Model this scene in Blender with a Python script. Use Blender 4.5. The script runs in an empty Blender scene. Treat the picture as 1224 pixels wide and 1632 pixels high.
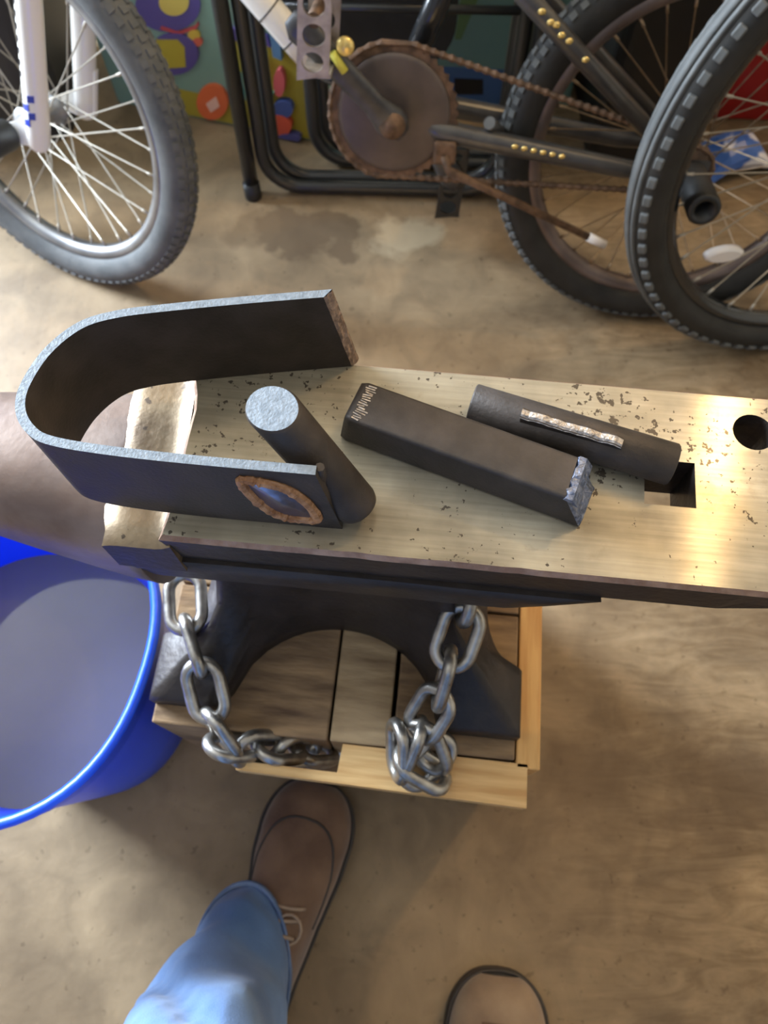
import bpy, bmesh, math, random
from mathutils import Vector, Matrix, Quaternion, noise
PI = math.pi
sc = bpy.context.scene
col = sc.collection
rnd = random.Random(7)

# ------------------------------------------------------------------ camera
CAM = Vector((0, 0, 0.97)); PITCH = math.radians(66)
F_PX, CX, CY = 1190.0, 612.0, 816.0          # 1224 x 1632 frame
cam = bpy.data.cameras.new('camera'); camo = bpy.data.objects.new('camera', cam); col.objects.link(camo)
camo.location = CAM; camo.rotation_euler = (PI/2 - PITCH, 0, 0)
cam.sensor_fit = 'VERTICAL'; cam.sensor_height = 24.0; cam.lens = F_PX/1632*24.0
cam.clip_start = 0.01; cam.clip_end = 50
cam.dof.use_dof = True; cam.dof.focus_distance = 0.36; cam.dof.aperture_fstop = 8.0
sc.camera = camo

# ------------------------------------------------------------------ light and exposure
sc.view_settings.view_transform = 'Standard'; sc.view_settings.look = 'None'
sc.view_settings.gamma = 1.0; sc.view_settings.use_curve_mapping = False
sc.view_settings.exposure = 0.22
w = bpy.data.worlds.new('world'); sc.world = w; w.use_nodes = True
w.node_tree.nodes['Background'].inputs[0].default_value = (0.95, 0.95, 1.0, 1)
w.node_tree.nodes['Background'].inputs[1].default_value = 0.30
def area(name, loc, aim, sx, sy, power, color):
    l = bpy.data.lights.new(name, 'AREA'); l.shape = 'RECTANGLE'; l.size = sx; l.size_y = sy
    l.energy = power; l.color = color
    o = bpy.data.objects.new(name, l); col.objects.link(o); o.location = loc
    o.rotation_euler = (Vector(aim) - Vector(loc)).to_track_quat('-Z', 'Y').to_euler()
    return o
area('daylight_open_garage_door', (-2.55, 1.85, 1.25), (0, 0.15, 0.25), 1.5, 1.7, 500, (0.74, 0.86, 1.0))
LAMP = Vector((1.07, 1.22, 2.28))            # bulb of the ceiling lamp, right and ahead
bl = bpy.data.lights.new('ceiling_bulb_light', 'POINT'); bl.energy = 74; bl.color = (1.0, 0.70, 0.36)
bl.shadow_soft_size = 0.035
blo = bpy.data.objects.new('ceiling_bulb_light', bl); col.objects.link(blo); blo.location = LAMP

# ------------------------------------------------------------------ helpers
def S(r, g, b):
    f = lambda c: (c/255/12.92) if c/255 <= 0.04045 else ((c/255+0.055)/1.055)**2.4
    return (f(r), f(g), f(b), 1.0)
def material(name, c1, c2=None, rough=0.5, metal=0.0, scale=20.0, bump=0.0, bscale=None, spec=0.5,
             stretch=(1, 1, 1), contrast=(0.35, 0.65), detail=6.0, rough2=None, aniso=0.0, coord='Object',
             spots=None, spot_scale=60, spot_at=0.7, sheen=0.0, transmission=0.0, coat=0.0):
    m = bpy.data.materials.new(name); m.use_nodes = True
    nt = m.node_tree; N = nt.nodes; Lk = nt.links; b = N['Principled BSDF']
    b.inputs['Metallic'].default_value = metal; b.inputs['Roughness'].default_value = rough
    b.inputs['Specular IOR Level'].default_value = spec
    b.inputs['Sheen Weight'].default_value = sheen; b.inputs['Transmission Weight'].default_value = transmission
    b.inputs['Coat Weight'].default_value = coat
    if aniso: b.inputs['Anisotropic'].default_value = aniso
    tc = N.new('ShaderNodeTexCoord'); mp = N.new('ShaderNodeMapping'); mp.inputs['Scale'].default_value = stretch
    Lk.new(tc.outputs[coord], mp.inputs[0])
    no = N.new('ShaderNodeTexNoise'); no.inputs['Scale'].default_value = scale; no.inputs['Detail'].default_value = detail
    Lk.new(mp.outputs[0], no.inputs['Vector'])
    out = None
    if c2 is not None:
        r = N.new('ShaderNodeValToRGB'); r.color_ramp.elements[0].position = contrast[0]; r.color_ramp.elements[1].position = contrast[1]
        r.color_ramp.elements[0].color = c1; r.color_ramp.elements[1].color = c2
        Lk.new(no.outputs['Fac'], r.inputs[0]); out = r.outputs[0]
    else:
        b.inputs['Base Color'].default_value = c1
    if spots is not None:
        n2 = N.new('ShaderNodeTexNoise'); n2.inputs['Scale'].default_value = spot_scale; n2.inputs['Detail'].default_value = 3
        Lk.new(tc.outputs[coord], n2.inputs['Vector'])
        r2 = N.new('ShaderNodeValToRGB'); r2.color_ramp.elements[0].position = spot_at; r2.color_ramp.elements[1].position = spot_at + 0.03
        Lk.new(n2.outputs['Fac'], r2.inputs[0])
        mx = N.new('ShaderNodeMix'); mx.data_type = 'RGBA'
        Lk.new(r2.outputs[0], mx.inputs['Factor'])
        if out is not None: Lk.new(out, mx.inputs['A'])
        else: mx.inputs['A'].default_value = c1
        mx.inputs['B'].default_value = spots; out = mx.outputs['Result']
    if out is not None: Lk.new(out, b.inputs['Base Color'])
    if rough2 is not None:
        mr = N.new('ShaderNodeMapRange'); mr.inputs['To Min'].default_value = rough; mr.inputs['To Max'].default_value = rough2
        mr.inputs['From Min'].default_value = 0.3; mr.inputs['From Max'].default_value = 0.7
        Lk.new(no.outputs['Fac'], mr.inputs['Value']); Lk.new(mr.outputs[0], b.inputs['Roughness'])
    if bump:
        nb = N.new('ShaderNodeTexNoise'); nb.inputs['Scale'].default_value = bscale or scale*3; nb.inputs['Detail'].default_value = 5
        Lk.new(mp.outputs[0], nb.inputs['Vector'])
        bp = N.new('ShaderNodeBump'); bp.inputs['Strength'].default_value = bump; bp.inputs['Distance'].default_value = 0.002
        Lk.new(nb.outputs['Fac'], bp.inputs['Height']); Lk.new(bp.outputs[0], b.inputs['Normal'])
    return m

class MB:
    def __init__(s): s.v = []; s.f = []; s.m = []; s.sm = []
    def add(s, vs, fs, mi=0, smooth=True):
        o = len(s.v); s.v += [tuple(x) for x in vs]
        for f in fs: s.f.append(tuple(o+i for i in f)); s.m.append(mi); s.sm.append(smooth)
        return s
    def box(s, c, d, R=None, mi=0):
        vs = [Vector((x*d[0]/2, y*d[1]/2, z*d[2]/2)) for x in (-1, 1) for y in (-1, 1) for z in (-1, 1)]
        if R is not None: vs = [R @ v for v in vs]
        vs = [v + Vector(c) for v in vs]
        return s.add(vs, [(0,1,3,2),(4,6,7,5),(0,4,5,1),(2,3,7,6),(0,2,6,4),(1,5,7,3)], mi, False)
    def rbox(s, c, d, r=0.003, R=None, mi=0):           # box with chamfered edges
        bm = bmesh.new(); bmesh.ops.create_cube(bm, size=1.0)
        for v in bm.verts: v.co = Vector((v.co.x*d[0], v.co.y*d[1], v.co.z*d[2]))
        bmesh.ops.bevel(bm, geom=bm.edges[:], offset=r, segments=2, affect='EDGES', profile=0.5)
        vs = [v.co.copy() for v in bm.verts]; bm.verts.index_update()
        fs = [[v.index for v in f.verts] for f in bm.faces]; bm.free()
        if R is not None: vs = [R @ v for v in vs]
        return s.add([v + Vector(c) for v in vs], fs, mi, False)
    def loft(s, rings, closed=True, cap0=True, cap1=True, mi=0, smooth=True, loop=False):
        n = len(rings[0]); vs = [p for r in rings for p in r]; fs = []
        K = len(rings)
        for k in range(K if loop else K-1):
            k2 = (k+1) % K
            for i in range(n if closed else n-1):
                j = (i+1) % n
                fs.append((k*n+i, k*n+j, k2*n+j, k2*n+i))
        o = len(s.v); s.add(vs, fs, mi, smooth)
        if closed and not loop:
            if cap0: s.f.append(tuple(o+i for i in reversed(range(n)))); s.m.append(mi); s.sm.append(False)
            if cap1: s.f.append(tuple(o+(K-1)*n+i for i in range(n))); s.m.append(mi); s.sm.append(False)
        return s
    def tube(s, pts, r, n=10, mi=0, loop=False, cap=True, smooth=True):
        pts = [Vector(p) for p in pts]; K = len(pts)
        rr = r if isinstance(r, (list, tuple)) else [r]*K
        tan = []
        for i in range(K):
            a = pts[(i-1) % K] if (loop or i > 0) else pts[i]
            b = pts[(i+1) % K] if (loop or i < K-1) else pts[i]
            tan.append((b-a).normalized())
        up = Vector((0, 0, 1)) if abs(tan[0].z) < 0.9 else Vector((1, 0, 0))
        u = tan[0].cross(up).normalized(); rings = []
        for i in range(K):
            u = (u - tan[i]*u.dot(tan[i])).normalized(); w_ = tan[i].cross(u)
            rings.append([pts[i] + (u*math.cos(2*PI*k/n) + w_*math.sin(2*PI*k/n))*rr[i] for k in range(n)])
        return s.loft(rings, True, cap, cap, mi, smooth, loop)
    def lathe(s, prof, c=(0, 0, 0), axis='z', n=48, mi=0, closed_prof=False, smooth=True):
        # prof: list of (r, h)
        rings = []
        for k in range(n):
            a = 2*PI*k/n; ring = []
            for r, h in prof:
                if axis == 'z': p = Vector((r*math.cos(a), r*math.sin(a), h))
                elif axis == 'y': p = Vector((r*math.cos(a), h, r*math.sin(a)))
                else: p = Vector((h, r*math.cos(a), r*math.sin(a)))
                ring.append(p + Vector(c))
            rings.append(ring)
        return s.loft(rings, closed_prof, False, False, mi, smooth, True)
    def prism(s, poly, z0, z1, mi=0, smooth=False, T=None):
        n = len(poly); T = T or (lambda v: v)
        vs = [T(Vector((x, y, z0))) for x, y in poly] + [T(Vector((x, y, z1))) for x, y in poly]
        fs = [tuple(reversed(range(n))), tuple(range(n, 2*n))] + [(i, (i+1) % n, n+(i+1) % n, n+i) for i in range(n)]
        return s.add(vs, fs, mi, smooth)
    def mesh(s, name, mats):
        me = bpy.data.meshes.new(name); me.from_pydata(s.v, [], s.f)
        if not isinstance(mats, (list, tuple)): mats = [mats]
        for m in mats: me.materials.append(m)
        for i, p in enumerate(me.polygons): p.material_index = s.m[i]; p.use_smooth = s.sm[i]
        bm = bmesh.new(); bm.from_mesh(me); bmesh.ops.recalc_face_normals(bm, faces=bm.faces); bm.to_mesh(me); bm.free()
        me.update()
        return me
    def build(s, name, mats, parent=None):
        return link(name, s.mesh(name, mats), parent)
def link(name, me, parent=None, M=None):
    o = bpy.data.objects.new(name, me); col.objects.link(o)
    if parent is not None: o.parent = parent
    if M is not None: o.matrix_local = M
    return o
def tag(o, label=None, cat=None, group=None, kind=None):
    if label: o['label'] = label
    if cat: o['category'] = cat
    if group: o['group'] = group
    if kind: o['kind'] = kind
    return o
def thing(name, loc, rot, label, cat, group=None):
    o = bpy.data.objects.new(name, None); col.objects.link(o); o.empty_display_size = 0.05
    o.location = loc; o.rotation_euler = rot
    return tag(o, label, cat, group)
def at(px, py, z):                              # point of the photograph on the level plane z
    f = Vector((0, math.cos(PITCH), -math.sin(PITCH))); u = Vector((0, math.sin(PITCH), math.cos(PITCH)))
    d = f + Vector((1, 0, 0))*((px-CX)/F_PX) - u*((py-CY)/F_PX)
    return CAM + d*((z-CAM.z)/d.z)
def catmull(P, n=8, closed=False):
    P = [Vector(p) for p in P]; out = []
    K = len(P)
    for i in range(K if closed else K-1):
        if closed: a, b, c, d = P[(i-1) % K], P[i], P[(i+1) % K], P[(i+2) % K]
        else: a, b, c, d = P[max(i-1, 0)], P[i], P[i+1], P[min(i+2, K-1)]
        for k in range(n):
            t = k/n
            out.append(0.5*((2*b) + (c-a)*t + (2*a-5*b+4*c-d)*t*t + (3*b-a-3*c+d)*t**3))
    if not closed: out.append(P[-1])
    return out
def lerp(a, b, t): return a + (b-a)*t
def interp(x, xs, ys):
    if x <= xs[0]: return ys[0]
    for i in range(len(xs)-1):
        if x <= xs[i+1]:
            t = (x-xs[i])/(xs[i+1]-xs[i]); return lerp(ys[i], ys[i+1], t)
    return ys[-1]

# ------------------------------------------------------------------ materials
M = {}
M['steel_dark'] = material('dark_scale_steel', S(56, 50, 46), S(74, 66, 61), rough=0.5, metal=0.35, scale=60, bump=0.15, bscale=500, rough2=0.62)
M['steel_edge'] = material('skylit_sheared_edge', S(112, 122, 132), S(134, 144, 154), rough=0.6, metal=0.25, scale=300, bump=0.2, bscale=700)  # bluish door light on up-facing edges is put into this colour
M['torn_blue'] = material('fractured_weld_face', S(92, 104, 132), S(142, 148, 166), rough=0.42, metal=0.7, scale=220, bump=1.0, bscale=300)
M['torn_pale'] = material('bright_torn_metal', S(150, 140, 132), S(205, 196, 188), rough=0.4, metal=0.6, scale=240, bump=1.0, bscale=320)
M['torn_brown'] = material('brown_torn_metal', S(112, 90, 74), S(160, 136, 118), rough=0.6, metal=0.15, scale=240, bump=1.0, bscale=320)
M['weld'] = material('copper_brown_weld_bead', S(138, 94, 60), S(190, 144, 104), rough=0.5, metal=0.3, scale=160, bump=0.8, bscale=320)
M['weld_pool'] = material('blue_grey_weld_pool', S(92, 82, 84), S(140, 146, 172), rough=0.3, metal=0.7, scale=45, bump=0.2, bscale=200)
M['chain'] = material('galvanised_chain', S(138, 134, 130), S(176, 172, 166), rough=0.27, metal=0.9, scale=90, bump=0.1, bscale=300, rough2=0.4)
M['anvil_dark'] = material('dark_forged_anvil', S(40, 35, 33), S(58, 50, 46), rough=0.42, metal=0.3, scale=30, bump=0.35, bscale=160, rough2=0.55)
M['anvil_edge'] = material('brown_worn_anvil_edge', S(138, 106, 86), S(168, 136, 114), rough=0.45, metal=0.5, scale=120, bump=0.3, bscale=300)
M['horn'] = material('worn_horn_steel', S(118, 100, 92), S(150, 134, 126), rough=0.42, metal=0.45, scale=22, bump=0.10, bscale=200, rough2=0.5)
M['table'] = material('worn_table_steel', S(104, 84, 62), S(150, 130, 102), rough=0.36, metal=0.45, scale=45, bump=0.15, bscale=240, rough2=0.5, spots=S(84, 70, 56), spot_scale=120, spot_at=0.66)
M['timber'] = material('grimy_weathered_timber', S(88, 66, 46), S(160, 130, 94), rough=0.8, scale=14, stretch=(1.2, 6, 1.2), bump=0.4, bscale=60, contrast=(0.3, 0.72))
M['timber_pale'] = material('paler_timber', S(122, 98, 70), S(184, 158, 120), rough=0.8, scale=14, stretch=(1.2, 6, 1.2), bump=0.4, bscale=60, contrast=(0.3, 0.72))
M['pine'] = material('fresh_pine', S(196, 150, 92), S(222, 184, 126), rough=0.6, scale=10, stretch=(1.2, 16, 16), bump=0.15, bscale=40, contrast=(0.35, 0.62))
M['pine_y'] = material('fresh_pine_side', S(190, 138, 76), S(214, 168, 104), rough=0.6, scale=10, stretch=(16, 1.2, 16), bump=0.15, bscale=40, contrast=(0.35, 0.62))
M['blue'] = material('blue_bucket_plastic', S(20, 82, 238), S(28, 92, 246), rough=0.35, scale=6, spec=0.5)
M['water'] = material('murky_water', S(86, 86, 98), S(98, 98, 108), rough=0.05, scale=5, spec=0.6, bump=0.02, bscale=12)
M['rubber'] = material('black_tyre_rubber', S(27, 26, 24), S(40, 39, 37), rough=0.66, scale=30, bump=0.2, bscale=150)
M['rubber_grey'] = material('hazed_dusty_rubber', S(74, 76, 76), S(92, 93, 92), rough=0.7, scale=30, bump=0.2, bscale=150)  # lens haze over the front tyre is put into this grey
M['rim'] = material('dull_alloy_rim', S(120, 120, 122), S(150, 150, 150), rough=0.4, metal=0.7, scale=20)
M['rim_rusty'] = material('brownish_alloy_rim', S(100, 88, 84), S(128, 114, 108), rough=0.42, metal=0.6, scale=20)
M['spoke'] = material('steel_spoke', S(176, 168, 154), rough=0.38, metal=0.4)
M['spoke_rusty'] = material('tarnished_spoke', S(150, 128, 100), S(176, 154, 128), rough=0.42, metal=0.6, scale=80)
M['white_paint'] = material('white_gloss_paint', S(224, 220, 212), rough=0.25, coat=0.3)
M['black_paint'] = material('black_gloss_paint', S(30, 31, 33), rough=0.22, coat=0.4)
M['frame_grey'] = material('dark_grey_frame_paint', S(62, 60, 60), S(78, 76, 74), rough=0.32, metal=0.3, scale=30, coat=0.2)
M['black_plastic'] = material('black_plastic', S(28, 28, 28), rough=0.45)
M['chair_black'] = material('black_chair_tube', S(40, 41, 41), rough=0.3, coat=0.2)
M['fabric_black'] = material('black_seat_vinyl', S(24, 25, 23), S(30, 31, 29), rough=0.75, scale=60, bump=0.2, bscale=400)
M['rust'] = material('rusty_chain_steel', S(80, 62, 48), S(120, 94, 74), rough=0.6, metal=0.4, scale=80, bump=0.4, bscale=260)
M['ring'] = material('brown_chain_guard', S(76, 66, 62), S(94, 82, 76), rough=0.45, metal=0.2, scale=20)
M['crank'] = material('scuffed_dark_crank', S(62, 62, 64), S(92, 92, 94), rough=0.38, metal=0.5, scale=30)
M['pedal'] = material('cast_pedal_metal', S(150, 138, 126), S(184, 170, 156), rough=0.4, metal=0.6, scale=60, bump=0.2, bscale=200)
M['blue_print'] = material('royal_blue_print', S(40, 60, 160), rough=0.4)
M['gold'] = material('gold_foil_dot', S(236, 208, 130), rough=0.2, metal=0.6)
M['yellow'] = material('yellow_tape', S(206, 200, 84), rough=0.5)
M['reflector'] = material('clear_reflector', S(214, 210, 208), rough=0.12, coat=0.5)
M['denim'] = material('faded_blue_denim', S(68, 100, 146), S(108, 142, 188), rough=0.85, scale=14, bump=0.35, bscale=700, contrast=(0.3, 0.7), sheen=0.2)
M['denim_dark'] = material('denim_hem', S(84, 104, 138), S(112, 132, 166), rough=0.85, scale=40, bump=0.3, bscale=600)
M['suede'] = material('brown_suede', S(94, 68, 50), S(120, 92, 70), rough=0.85, scale=24, bump=0.25, bscale=500, sheen=0.3)
M['suede_light'] = material('taupe_suede', S(124, 102, 82), S(150, 128, 104), rough=0.85, scale=24, bump=0.25, bscale=500, sheen=0.3)
M['sole'] = material('dark_rubber_sole', S(44, 40, 38), S(58, 52, 48), rough=0.6, scale=30)
M['lace'] = material('tan_lace', S(150, 128, 108), rough=0.8)
M['wall'] = material('painted_plasterboard', S(176, 168, 152), S(186, 178, 162), rough=0.85, scale=4)
M['ceil'] = material('plasterboard_ceiling', S(196, 190, 178), S(204, 198, 186), rough=0.9, scale=4)

# floor: mottled, trowelled concrete with an old damp stain
def floor_material():
    m = bpy.data.materials.new('trowelled_concrete'); m.use_nodes = True
    nt = m.node_tree; N = nt.nodes; Lk = nt.links; b = N['Principled BSDF']
    tc = N.new('ShaderNodeTexCoord')
    def nz(scale, detail, stretch=(1, 1, 1), rotz=0.0, dist=0.0, rough=0.55):
        mp = N.new('ShaderNodeMapping'); mp.inputs['Scale'].default_value = stretch; mp.inputs['Rotation'].default_value = (0, 0, rotz)
        Lk.new(tc.outputs['Object'], mp.inputs[0])
        n = N.new('ShaderNodeTexNoise'); n.inputs['Scale'].default_value = scale; n.inputs['Detail'].default_value = detail
        n.inputs['Distortion'].default_value = dist; n.inputs['Roughness'].default_value = rough
        Lk.new(mp.outputs[0], n.inputs['Vector']); return n.outputs['Fac']
    def ramp(fac, p0, p1, c0, c1):
        r = N.new('ShaderNodeValToRGB'); e = r.color_ramp.elements
        e[0].position = p0; e[1].position = p1; e[0].color = c0; e[1].color = c1
        Lk.new(fac, r.inputs[0]); return r.outputs[0]
    def mix(f, a, b_, mode='MIX', fv=None):
        x = N.new('ShaderNodeMix'); x.data_type = 'RGBA'; x.blend_type = mode
        if f is None: x.inputs['Factor'].default_value = fv
        else: Lk.new(f, x.inputs['Factor'])
        for s_, v in (('A', a), ('B', b_)):
            if isinstance(v, tuple): x.inputs[s_].default_value = v
            else: Lk.new(v, x.inputs[s_])
        return x.outputs['Result']
    W1 = (1, 1, 1, 1); K = (0, 0, 0, 1)
    base = ramp(nz(3.2, 8, dist=0.6), 0.32, 0.68, S(114, 96, 74), S(160, 139, 110))
    mott = ramp(nz(15, 6, dist=0.8), 0.30, 0.70, (0.66, 0.64, 0.62, 1), (1.12, 1.11, 1.08, 1))
    c = mix(None, base, mott, 'MULTIPLY', 0.85)
    streak = ramp(nz(8, 7, (1.0, 4.5, 1.0), math.radians(24), 2.2, 0.65), 0.36, 0.66, (0.54, 0.48, 0.40, 1), W1)
    # the trowel sweeps show most on the right and near side of the stand
    sep = N.new('ShaderNodeSeparateXYZ'); Lk.new(tc.outputs['Object'], sep.inputs[0])
    mr = N.new('ShaderNodeMapRange'); mr.interpolation_type = 'SMOOTHSTEP'
    mr.inputs['From Min'].default_value = 0.05; mr.inputs['From Max'].default_value = 0.45; mr.inputs['To Max'].default_value = 0.8
    Lk.new(sep.outputs['X'], mr.inputs['Value'])
    c = mix(mr.outputs[0], c, mix(None, c, streak, 'MULTIPLY', 1.0))
    speck = ramp(nz(70, 3), 0.30, 0.36, (0.55, 0.52, 0.48, 1), W1)
    c = mix(None, c, speck, 'MULTIPLY', 0.6)
    def blob(p, rad, soft, tint, amt):
        nonlocal c
        wv = N.new('ShaderNodeTexNoise'); wv.inputs['Scale'].default_value = 13; wv.inputs['Detail'].default_value = 6
        Lk.new(tc.outputs['Object'], wv.inputs['Vector'])
        sb = N.new('ShaderNodeVectorMath'); sb.operation = 'SUBTRACT'; Lk.new(tc.outputs['Object'], sb.inputs[0]); sb.inputs[1].default_value = (p.x, p.y, 0)
        s2 = N.new('ShaderNodeVectorMath'); s2.operation = 'MULTIPLY'; Lk.new(sb.outputs[0], s2.inputs[0]); s2.inputs[1].default_value = (1.0/rad[0], 1.0/rad[1], 0)
        ln = N.new('ShaderNodeVectorMath'); ln.operation = 'LENGTH'; Lk.new(s2.outputs[0], ln.inputs[0])
        ad = N.new('ShaderNodeMath'); ad.operation = 'MULTIPLY_ADD'; Lk.new(wv.outputs['Fac'], ad.inputs[0]); ad.inputs[1].default_value = 2.4; Lk.new(ln.outputs['Value'], ad.inputs[2])
        f = ramp(ad.outputs[0], 0, 1, W1, K)
        rr = f.node.color_ramp.elements; rr[0].position = 0.667 - soft; rr[1].position = 0.667 + soft
        dv = N.new('ShaderNodeMath'); dv.operation = 'DIVIDE'; Lk.new(ad.outputs[0], dv.inputs[0]); dv.inputs[1].default_value = 3.0
        Lk.new(dv.outputs[0], f.node.inputs[0])
        mu = N.new('ShaderNodeMath'); mu.operation = 'MULTIPLY'; Lk.new(f, mu.inputs[0]); mu.inputs[1].default_value = amt
        c = mix(mu.outputs[0], c, tint)
    blob(at(500, 372, 0), (0.10, 0.07), 0.03, S(98, 80, 60), 0.75)
    blob(at(640, 372, 0), (0.07, 0.05), 0.06, S(186, 168, 138), 0.7)
    blob(at(400, 365, 0), (0.05, 0.05), 0.05, S(116, 96, 72), 0.6)
    blob(at(940, 1240, 0), (0.06, 0.05), 0.08, S(92, 74, 54), 0.6)
    blob(at(1170, 1270, 0), (0.09, 0.07), 0.10, S(84, 66, 48), 0.65)
    Lk.new(c, b.inputs['Base Color'])
    b.inputs['Roughness'].default_value = 0.62; b.inputs['Specular IOR Level'].default_value = 0.35
    bp = N.new('ShaderNodeBump'); bp.inputs['Strength'].default_value = 0.2; bp.inputs['Distance'].default_value = 0.004
    Lk.new(nz(40, 6), bp.inputs['Height']); Lk.new(bp.outputs[0], b.inputs['Normal'])
    return m
M['floor'] = floor_material()
tag(MB().box((0.0, 0.2, -0.05), (5.2, 4.6, 0.1)).build('floor', M['floor']), kind='structure')
tag(MB().box((0.4, 2.06, 1.3), (4.4, 0.12, 2.6)).build('wall_back', M['wall']), kind='structure')
tag(MB().box((2.2, 0.2, 1.3), (0.12, 4.6, 2.6)).build('wall_right', M['wall']), kind='structure')
tag(MB().box((0.0, 0.2, 2.65), (5.2, 4.6, 0.1)).build('ceiling', M['ceil']), kind='structure')
# ceiling lamp: the bulb the warm light comes from
lamp = thing('ceiling_lamp', (LAMP.x, LAMP.y, 2.6), (0, 0, 0), 'bare warm bulb in a white holder on the garage ceiling', 'lamp')
MB().lathe([(0.0001, 0.0), (0.06, 0.0), (0.058, -0.02), (0.03, -0.035), (0.028, -0.22), (0.0001, -0.225)], n=24).build('lamp_holder', M['white_paint'], lamp)
mb_ = bpy.data.materials.new('lit_bulb_glass'); mb_.use_nodes = True
mb_.node_tree.nodes['Principled BSDF'].inputs['Emission Color'].default_value = (1, 0.72, 0.38, 1)
mb_.node_tree.nodes['Principled BSDF'].inputs['Emission Strength'].default_value = 12
MB().lathe([(0.0001, -0.395), (0.012, -0.393), (0.022, -0.388), (0.03, -0.375), (0.032, -0.36), (0.028, -0.345), (0.016, -0.33), (0.013, -0.318), (0.0001, -0.317)], n=24).build('bulb', mb_, lamp)

# ------------------------------------------------------------------ anvil (local: x along the face to the heel, y away from the smith)
ZF = 0.615; ZB = 0.35                                  # face height, foot height
AO = Vector((-0.1164, 0.1433, 0.0)); AROT = math.radians(-5.74)
anvil = thing('anvil', (AO.x, AO.y, ZB), (0, 0, AROT), 'large dark forged anvil with bright worn face, chained to the wooden stand', 'anvil')
W = 0.118; T = ZF - ZB                                 # face width, anvil height
def A2W(x, y, z): return Matrix.Translation((AO.x, AO.y, 0)) @ Matrix.Rotation(AROT, 4, 'Z') @ Vector((x, y, z))

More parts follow.
